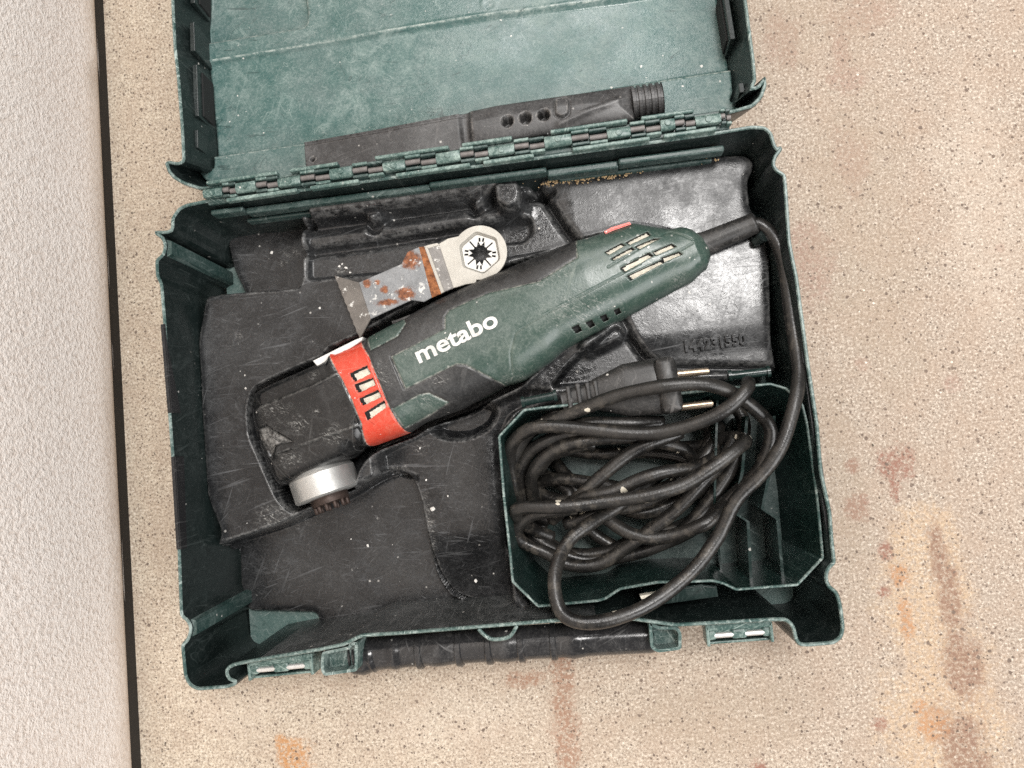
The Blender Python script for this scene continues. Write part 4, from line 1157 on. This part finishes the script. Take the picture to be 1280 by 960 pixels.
# cord sleeve, cord and plug belong to the tool
sl_a = P(868, 310, .050); sl_b = P(944, 279, .056)
pth = np.linspace(sl_a, sl_b, 24)
rad = np.interp(np.linspace(0, 1, 24), [0, .08, .2, .94, .97, 1], [.0085, .0085, .0076, .0068, .0074, .0070])
V, Fc = sweep(pth, rad, 24); mesh('cord_sleeve', V, Fc, tool, M['plug'], True)
CR = 0.0042
def strand(pts): return catmull([P(x, y, z) for x, y, z in pts], 7)
STR = [
  # from the sleeve round the right side and over the bin to the big front loop
  [(938, 281, .055), (952, 282, .056), (966, 293, .057), (977, 322, .058), (986, 370, .060), (994, 425, .064), (998, 468, .070), (994, 505, .076), (978, 552, .078), (951, 594, .076), (922, 625, .074), (906, 650, .072), (895, 676, .072), (875, 704, .073), (838, 736, .076), (799, 762, .080), (758, 777, .083), (724, 777, .083), (701, 762, .081), (692, 732, .078), (698, 702, .072), (713, 673, .064), (738, 655, .058), (768, 637, .050), (800, 610, .042), (830, 590, .032)],
  # bright folded strand across the middle
  [(846, 560, .030), (880, 556, .036), (905, 549, .046), (926, 548, .056), (932, 552, .064), (920, 563, .069), (892, 583, .071), (853, 606, .071), (799, 622, .070), (736, 630, .069), (690, 633, .068), (656, 635, .066), (645, 640, .060), (650, 650, .050), (666, 662, .040), (690, 672, .032)],
  # U turn at the left, low strand running to the right
  [(720, 634, .058), (690, 640, .058), (660, 645, .054), (647, 660, .050), (653, 678, .046), (684, 692, .044), (713, 705, .044), (748, 706, .045), (783, 684, .048), (814, 661, .052), (846, 637, .056), (877, 606, .058), (903, 575, .056), (917, 545, .050)],
  # long upper strand
  [(680, 660, .020), (655, 640, .028), (643, 610, .040), (638, 575, .050), (641, 553, .058), (654, 540, .063), (681, 534, .066), (736, 537, .068), (795, 541, .070), (834, 540, .072), (877, 527, .076), (912, 508, .079), (932, 488, .078), (936, 478, .072)],
  # strand over the plug, returning down the right
  [(640, 600, .040), (645, 565, .048), (662, 540, .056), (697, 524, .062), (717, 514, .066), (756, 501, .071), (795, 489, .076), (834, 481, .079), (873, 480, .079), (904, 487, .075), (935, 503, .068), (955, 522, .063), (963, 544, .060), (955, 575, .057), (939, 598, .053), (916, 620, .048), (880, 650, .042)],
  # diagonal strand
  [(690, 650, .034), (708, 634, .044), (728, 618, .056), (752, 594, .059), (783, 571, .060), (814, 553, .061), (850, 540, .058)],
  # inner arc
  [(670, 640, .030), (665, 615, .040), (666, 594, .047), (678, 575, .052), (701, 559, .056), (738, 549, .058), (775, 548, .058), (814, 550, .056), (849, 559, .052), (869, 577, .046), (880, 600, .038)],
  # second inner arc, wider
  [(662, 640, .024), (652, 610, .036), (652, 585, .044), (664, 563, .050), (690, 548, .054), (720, 541, .056), (756, 536, .056)],
  # bottom sag at the right
  [(745, 640, .040), (760, 650, .046), (783, 665, .050), (814, 672, .052), (846, 669, .054), (877, 656, .057), (895, 644, .055), (906, 626, .045)],
  # strand above the folded one
  [(716, 632, .052), (732, 622, .060), (763, 614, .063), (799, 601, .064), (834, 589, .064), (870, 584, .060), (900, 570, .050)],
  # low strands
  [(660, 640, .022), (670, 662, .026), (690, 682, .030), (720, 693, .032), (760, 688, .034), (800, 672, .036), (850, 660, .034), (890, 640, .028)],
  [(650, 575, .018), (655, 600, .022), (672, 614, .024), (690, 622, .028), (720, 628, .034), (760, 632, .036), (800, 640, .036), (840, 630, .036), (880, 610, .034), (900, 580, .028)],
  [(668, 560, .016), (688, 572, .018), (704, 588, .022), (716, 606, .026), (728, 640, .030), (745, 668, .030), (790, 690, .030), (840, 676, .028), (880, 652, .024)],
  [(652, 628, .018), (668, 606, .024), (690, 600, .030), (720, 601, .036), (770, 608, .040), (810, 616, .040), (850, 600, .042), (878, 570, .042), (886, 545, .036), (876, 526, .028)],
  [(706, 655, .036), (750, 640, .042), (800, 632, .044), (836, 612, .046), (862, 590, .046), (890, 558, .044), (900, 530, .036)],
  [(655, 650, .028), (664, 668, .032), (700, 690, .034), (740, 700, .034), (790, 694, .034), (840, 672, .038), (876, 640, .042), (905, 600, .044), (925, 560, .044), (930, 530, .040), (915, 505, .036)],
  [(690, 560, .020), (740, 566, .024), (800, 566, .026), (850, 572, .030), (880, 590, .034), (886, 620, .032), (866, 650, .028), (820, 668, .026)],
  [(676, 560, .046), (690, 548, .052), (716, 534, .057), (745, 528, .060), (790, 530, .060), (830, 528, .056)],
  [(672, 590, .040), (684, 572, .046), (704, 562, .050), (728, 556, .052), (744, 556, .050)],
  [(884, 548, .040), (894, 560, .040), (890, 580, .036), (872, 596, .032), (850, 606, .030)],
  [(660, 600, .016), (672, 590, .018), (700, 606, .026), (712, 620, .030), (700, 640, .030), (680, 650, .028), (664, 640, .024)],
  [(650, 560, .030), (660, 545, .038), (676, 530, .046), (700, 512, .052), (712, 504, .054), (726, 498, .055)],
]
V, Fc = [], []
for i, s in enumerate(STR):
    q = strand(s); t = np.linspace(0, 1, len(q)) * len(s)
    q += 0.0005 * np.stack([np.sin(t * 2.3 + i), np.cos(t * 1.9 + 2 * i), 0.6 * np.sin(t * 2.9 + 3 * i)], 1) * np.minimum(1, np.arange(len(q)) / 6)[:, None]
    sweep(q, CR * (1 + 0.03 * np.sin(t * 3.1 + i)), 14, V, Fc)
mesh('power_cord', V, Fc, tool, M['cord'], True)
# plug
def build_plug():
    zc = .060
    axp = np.array([P(x, y, zc) for x, y in [(702, 502), (722, 497), (752, 492), (790, 487), (828, 482), (834, 481), (852, 478)]])
    # half widths across (px-based) and heights
    hw = [(702, .006), (712, .0062), (745, .0075), (770, .012), (790, .0165), (818, .0175)]
    path = catmull(axp[:5], 10)
    xs = np.linspace(702, 828, len(path))
    V = []; Fc = []; seg = 24
    T = np.gradient(path, axis=0); T /= np.linalg.norm(T, axis=1)[:, None]
    for i, p in enumerate(path):
        w = np.interp(xs[i], [a for a, _ in hw], [b for _, b in hw]); hh = np.interp(xs[i], [702, 745, 790, 818], [.0058, .0065, .009, .010])
        side = np.cross(T[i], [0, 0, 1]); side /= np.linalg.norm(side)
        for k in range(seg):
            a = 2 * math.pi * k / seg
            ca, sa = math.cos(a), math.sin(a)
            V.append(p + side * w * np.sign(ca) * abs(ca) ** .75 + np.array([0, 0, 1]) * hh * np.sign(sa) * abs(sa) ** .75)
    for i in range(len(path) - 1):
        for k in range(seg):
            k2 = (k + 1) % seg
            Fc.append((i * seg + k, i * seg + k2, (i + 1) * seg + k2, (i + 1) * seg + k))
    Fc.append(tuple(range(seg))); Fc.append(tuple(range((len(path) - 1) * seg, len(path) * seg)))
    pl = mesh('plug', V, Fc, tool, M['plug'], True)
    d = axp[-1] - axp[-3]; ang = math.atan2(d[1], d[0])
    bm = bmesh.new()
    c = P(834, 482, zc + .002)
    box(bm, (c[0], c[1], c[2]), (.0135, .0345, .0225), ang, .0042)
    bmobj('plug_face', bm, pl, M['plug'], autosmooth=0.8)
    for x, y in ((712, 493), (724, 489), (736, 488), (746, 486)):
        q = P(x, y + 5, zc + .004)
        bm = bmesh.new(); box(bm, (q[0], q[1], q[2] - .001), (.0030, .0150, .0095), ang, .0009)
        bmobj('strain_relief_rib', bm, pl, M['plug'])
    for (x0, y0, x1, y1) in ((844, 468, 886, 464), (850, 509, 891, 504)):
        a = P(x0, y0, zc + .003); b = P(x1, y1, zc + .003)
        bm = bmesh.new(); cyl(bm, a, b, .0023, 16)
        bmesh.ops.bevel(bm, geom=[e for e in bm.edges if e.calc_face_angle(0) > 1], offset=.0006, segments=2, affect='EDGES')
        bmobj('plug_prong', bm, pl, M['prong'], autosmooth=0.9)
build_plug()

# ------------------------------------------------------------------ rusty saw blade on the tray
def build_blade():
    root = empty('saw_blade', (0, 0, 0), 'rust-spotted flared saw blade with star-slotted mounting disc beside the tool', 'saw blade')
    z = .0540; thk = .0012
    ZB = lambda q: [(400 + x / 4.923, 260 + y / 4.923) for x, y in q]
    C = P(600, 316.5, z)[:2]; R = 0.0175
    def rib(poly, name, mat, z0=z, z1=z + thk, fn=None):
        bm = bmesh.new(); prism(bm, PP(ZB(poly), z1), z0, z1, .0003)
        o = bmobj(name, bm, root, mat)
        if fn:
            for v in o.data.vertices: v.co.z += fn(v.co)
        return o
    # blade: tip flares, serrated left edge
    tip = [(240, 458), (90, 416)]
    n = 17
    for i in range(1, n):
        t = i / n
        x = 92 + (245 - 92) * t; y = 420 + (805 - 420) * t
        off = (4 if i % 2 else -1)
        tip.append((x - off * .93, y + off * .37))
    tip += [(245, 806), (312, 682)]
    rib(tip, 'blade_tip', M['bladetip'])
    rib([(240, 458), (312, 682), (562, 566), (640, 577), (690, 549), (612, 240), (540, 268), (500, 345)], 'blade_plate', M['blade'], z + .0001, z + thk + .0001)
    rib([(606, 240), (640, 236), (745, 526), (688, 551)], 'rust_band', M['rust'], z + .0002, z + thk + .0003)
    rib([(640, 236), (665, 248), (765, 515), (745, 526)], 'blade_shoulder', M['disc'], z, z + thk)
    rib([(665, 248), (740, 228), (830, 490), (765, 515)], 'blade_band', M['bladeband'], z + .0002, z + thk + .0002)
    rib([(640, 236), (668, 226), (720, 215), (742, 226), (668, 250)], 'blade_shoulder', M['disc'], z, z + thk + .0001)
    # pale cranked neck and disc with hexagonal dish
    cu = bpy.data.curves.new('disc', 'CURVE'); cu.dimensions = '2D'; cu.fill_mode = 'BOTH'; cu.extrude = .0007; cu.bevel_depth = .0003
    def loop(pts):
        sp_ = cu.splines.new('POLY'); sp_.points.add(len(pts) - 1); sp_.use_cyclic_u = True
        for p_, (x, y) in zip(sp_.points, pts): p_.co = (x, y, 0, 1)
    cpx = (600, 316.5)
    neck = PP(ZB([(738, 226), (790, 195), (835, 165)]), z)
    neck2 = PP(ZB([(960, 462), (900, 470), (845, 487), (826, 492)]), z)
    a0 = math.atan2(*(neck[-1] - C)[::-1]); a1 = math.atan2(*(neck2[0] - C)[::-1])
    if a1 > a0: a1 -= 2 * math.pi
    # arc the long way round (clockwise from the neck top)
    if a0 - a1 < math.pi: a1 -= 0
    angs = np.linspace(a0, a1, 60)
    arc = np.stack([C[0] + R * np.cos(angs), C[1] + R * np.sin(angs)], 1)
    loop(np.vstack([neck[:-1], arc, neck2]))
    hexa = lambda r, ph: [(C[0] + r * math.cos(ph + k * math.pi / 3), C[1] + r * math.sin(ph + k * math.pi / 3)) for k in range(6)]
    ph = math.radians(30 + 5)
    ho = round_poly(hexa(.0147, ph), .0022, 3); loop(ho)
    def realize(cu, name, mat, zz):
        o = bpy.data.objects.new(name, cu); COL.objects.link(o)
        me = bpy.data.meshes.new_from_object(o.evaluated_get(bpy.context.evaluated_depsgraph_get()))
        bpy.data.objects.remove(o)
        me.transform(Matrix.Translation((0, 0, zz))); me.materials.clear()
        return link(name, me, root, mat, False)
    realize(cu, 'mounting_disc', M['disc'], z + .0009)
    # sloping hexagon wall
    hi_ = round_poly(hexa(.0129, ph), .002, 3)
    V = [(x, y, z + .0018) for x, y in ho] + [(x, y, z - .0016) for x, y in hi_]
    nn = len(ho)
    mesh('hex_wall', V, [(k, (k + 1) % nn, nn + (k + 1) % nn, nn + k) for k in range(nn)], root, M['disc'], False)
    cu = bpy.data.curves.new('plate', 'CURVE'); cu.dimensions = '2D'; cu.fill_mode = 'BOTH'; cu.extrude = .0005
    loop(hi_)
    star = []
    for k in range(24):
        r = .0083 if k % 2 == 0 else .0052
        a = ph + k * 2 * math.pi / 24
        # four deep keyways join the star
        if k in (0, 6, 12, 18): 
            w = .0005
            ca, sa = math.cos(a), math.sin(a)
            for (rr, s) in ((.0054, -1), (.0107, -1), (.0107, 1), (.0054, 1)):
                star.append((C[0] + rr * ca - s * w * sa, C[1] + rr * sa + s * w * ca))
        else: star.append((C[0] + r * math.cos(a), C[1] + r * math.sin(a)))
    loop(star)
    for k in range(12):
        if k % 3 == 0: continue
        a = ph + k * math.pi / 6 + (math.pi / 12 if k % 3 == 1 else -math.pi / 12) * .5; ca, sa = math.cos(a), math.sin(a); w = .00065
        loop([(C[0] + rr * ca - s * w * sa, C[1] + rr * sa + s * w * ca) for rr, s in ((.0078, -1), (.0104, -1), (.0104, 1), (.0078, 1))])
    realize(cu, 'star_plate', M['ring'], z - .0014)
    return root
build_blade()

# ------------------------------------------------------------------ extraction nozzle in the lid
def build_nozzle():
    root = empty('extraction_nozzle', (0, 0, 0), 'black plastic extraction nozzle with three holes and ribbed end in the lid', 'nozzle')
    Zt = -0.018; Zb = LZ + 0.0046
    out = [(380, 178), (470, 162), (580, 141), (622, 132), (690, 122), (760, 112), (791, 107), (793, 150), (600, 182), (470, 206), (383, 214)]
    poly = LPP(out, Zt)
    holes = [(LP(635, 155, Zt), .0036), (LP(657.5, 151, Zt), .0036), (LP(680, 147, Zt), .0036), (LP(391, 199, Zt), .0012)]
    btn = round_poly(LPP([(694, 128), (706, 125), (711, 130), (711, 146), (704, 151), (695, 148)], Zt), .0015, 3)
    ls = LPP([(586, 141), (590, 178)], Zt)
    lt = LPP([(380, 181), (470, 165), (586, 143)], Zt)
    flank = LPP([(791, 122), (730, 145), (700, 158)], Zt)
    def nz(p):
        s, _ = sdf(p, poly)
        z = np.full(len(p), Zt)
        z += 0.004 * (s / -0.01).clip(0, 1) ** .5 * sstep((p[:, 0] - ls[0, 0]) / .004 + .5)
        x_s = np.interp(p[:, 1], np.sort(ls[:, 1]), ls[np.argsort(ls[:, 1]), 0])
        z -= 0.0016 * np.exp(-((p[:, 0] - x_s + .003) / .0035) ** 4)
        z -= 0.0011 * np.exp(-(dline(p, lt) / .0006) ** 2)
        z += 0.0008 * np.exp(-(dline(p, flank) / .002) ** 2)
        for c, r in holes:
            z -= 0.010 * sstep((r - np.hypot(*(p - c).T)) / .0007 + .5)
        sb, _ = sdf(p, btn)
        z += 0.0018 * sstep(-sb / .0008 + .5) - .0008 * np.exp(-((sb - .0006) / .0005) ** 2)
        return z
    body = heightfield('nozzle_body', poly, 0.0007, nz, root, M['nozzle'], Zb, xf=lid_xf)
    # ribbed collar
    a = LP(790, 128, -.02); b = LP(828, 122, -.02)
    n = 60
    t = np.linspace(0, 1, n)
    path = np.array([[a[0] + (b[0] - a[0]) * k, a[1] + (b[1] - a[1]) * k, -0.0225] for k in t])
    rad = .0098 + .0012 * (np.sin(t * 2 * math.pi * 5) > -0.1)
    V, Fc = sweep(path, rad, 36)
    V = np.array(V); V[:, 1] = a[1] + (V[:, 1] - a[1]) * 1.0
    mesh('ribbed_collar', lid_xf(V), Fc, root, M['nozzle'], False)
build_nozzle()

# ------------------------------------------------------------------ crumbs and flakes
def crumbs(name, spots, mat, label, zf):
    bm = bmesh.new()
    for (x, y, z, r) in spots:
        g = bmesh.ops.create_icosphere(bm, subdivisions=1, radius=r)
        q = P(x, y, z)
        for v in g['verts']:
            v.co = Vector((v.co.x * rng.uniform(.6, 1.5), v.co.y * rng.uniform(.5, 1.2), v.co.z * rng.uniform(.4, .9)))
        bmesh.ops.transform(bm, matrix=Matrix.Translation((q[0], q[1], z + r * .4)) @ Matrix.Rotation(rng.uniform(0, 6), 4, 'Z'), verts=g['verts'])
    o = bmobj(name, bm, None, mat)
    tag(o, label, 'debris', None, 'stuff')
    return o
def tz(x, y):
    z = .04
    for _ in range(6): z = .5 * z + .5 * float(tray_z(P(x, y, z)[None, :2])[0])
    return z
sp1 = []
for _ in range(190):
    x = rng.uniform(676, 790) if rng.random() < .8 else rng.uniform(600, 900)
    y = np.interp(x, [600, 676, 790, 900], [228, 230, 217, 200]) + rng.normal(0, 2.2)
    sp1.append((x, y, .0490, rng.uniform(.0003, .0010)))
crumbs('wood_crumbs', sp1, M['debris'], 'tan wood crumbs along the back edge of the black tray', None)
sp2 = []
for (x, y, r) in [(541, 636, .0016), (460, 682, .0011), (439, 674, .0006), (595, 726, .0013), (433, 335, .0013), (424, 333, .001), (438, 341, .0008), (428, 330, .0008), (400, 385, .0009), (346, 510, .0006), (332, 285, .0012), (340, 316, .0012), (300, 283, .0011), (296, 279, .0015), (318, 278, .0014), (525, 560, .0008), (533, 600, .0007), (560, 620, .0006)]:
    sp2.append((x, y, tz(x, y), r))
for _ in range(14):
    x, y = rng.uniform(300, 950), rng.uniform(240, 760)
    if y > 470 and x > 610: continue
    sp2.append((x, y, tz(x, y), rng.uniform(.0002, .0005)))
crumbs('white_flakes', sp2, M['flake'], 'tiny white paint flakes scattered on the black tray', None)

# loose grit on the concrete and along the wall joint
bm = bmesh.new()
for i in range(330):
    if i < 120: x, y = -0.266 + abs(rng.normal(0, .006)), rng.uniform(-.25, .40)
    else: x, y = rng.uniform(-.27, .34), rng.uniform(-.27, .40)
    if -.205 < x < .205 and -.17 < y < .46: continue
    r = rng.uniform(.0002, .0006) * (1.6 if rng.random() < .06 else 1)
    g = bmesh.ops.create_icosphere(bm, subdivisions=1, radius=r)
    bmesh.ops.transform(bm, matrix=Matrix.Translation((x, y, r * .45)) @ Matrix.Rotation(rng.uniform(0, 6), 4, 'Z') @ Matrix.Diagonal((rng.uniform(.7, 1.6), rng.uniform(.6, 1.2), .7, 1)), verts=g['verts'])
M['grit'] = simple('grey_grit', (0.22, 0.18, 0.145, 1), 0.9, 0, (90, 0.9))
tag(bmobj('grit', bm, None, M['grit']), 'loose grit scattered on the concrete and along the wall joint', 'grit', None, 'stuff')
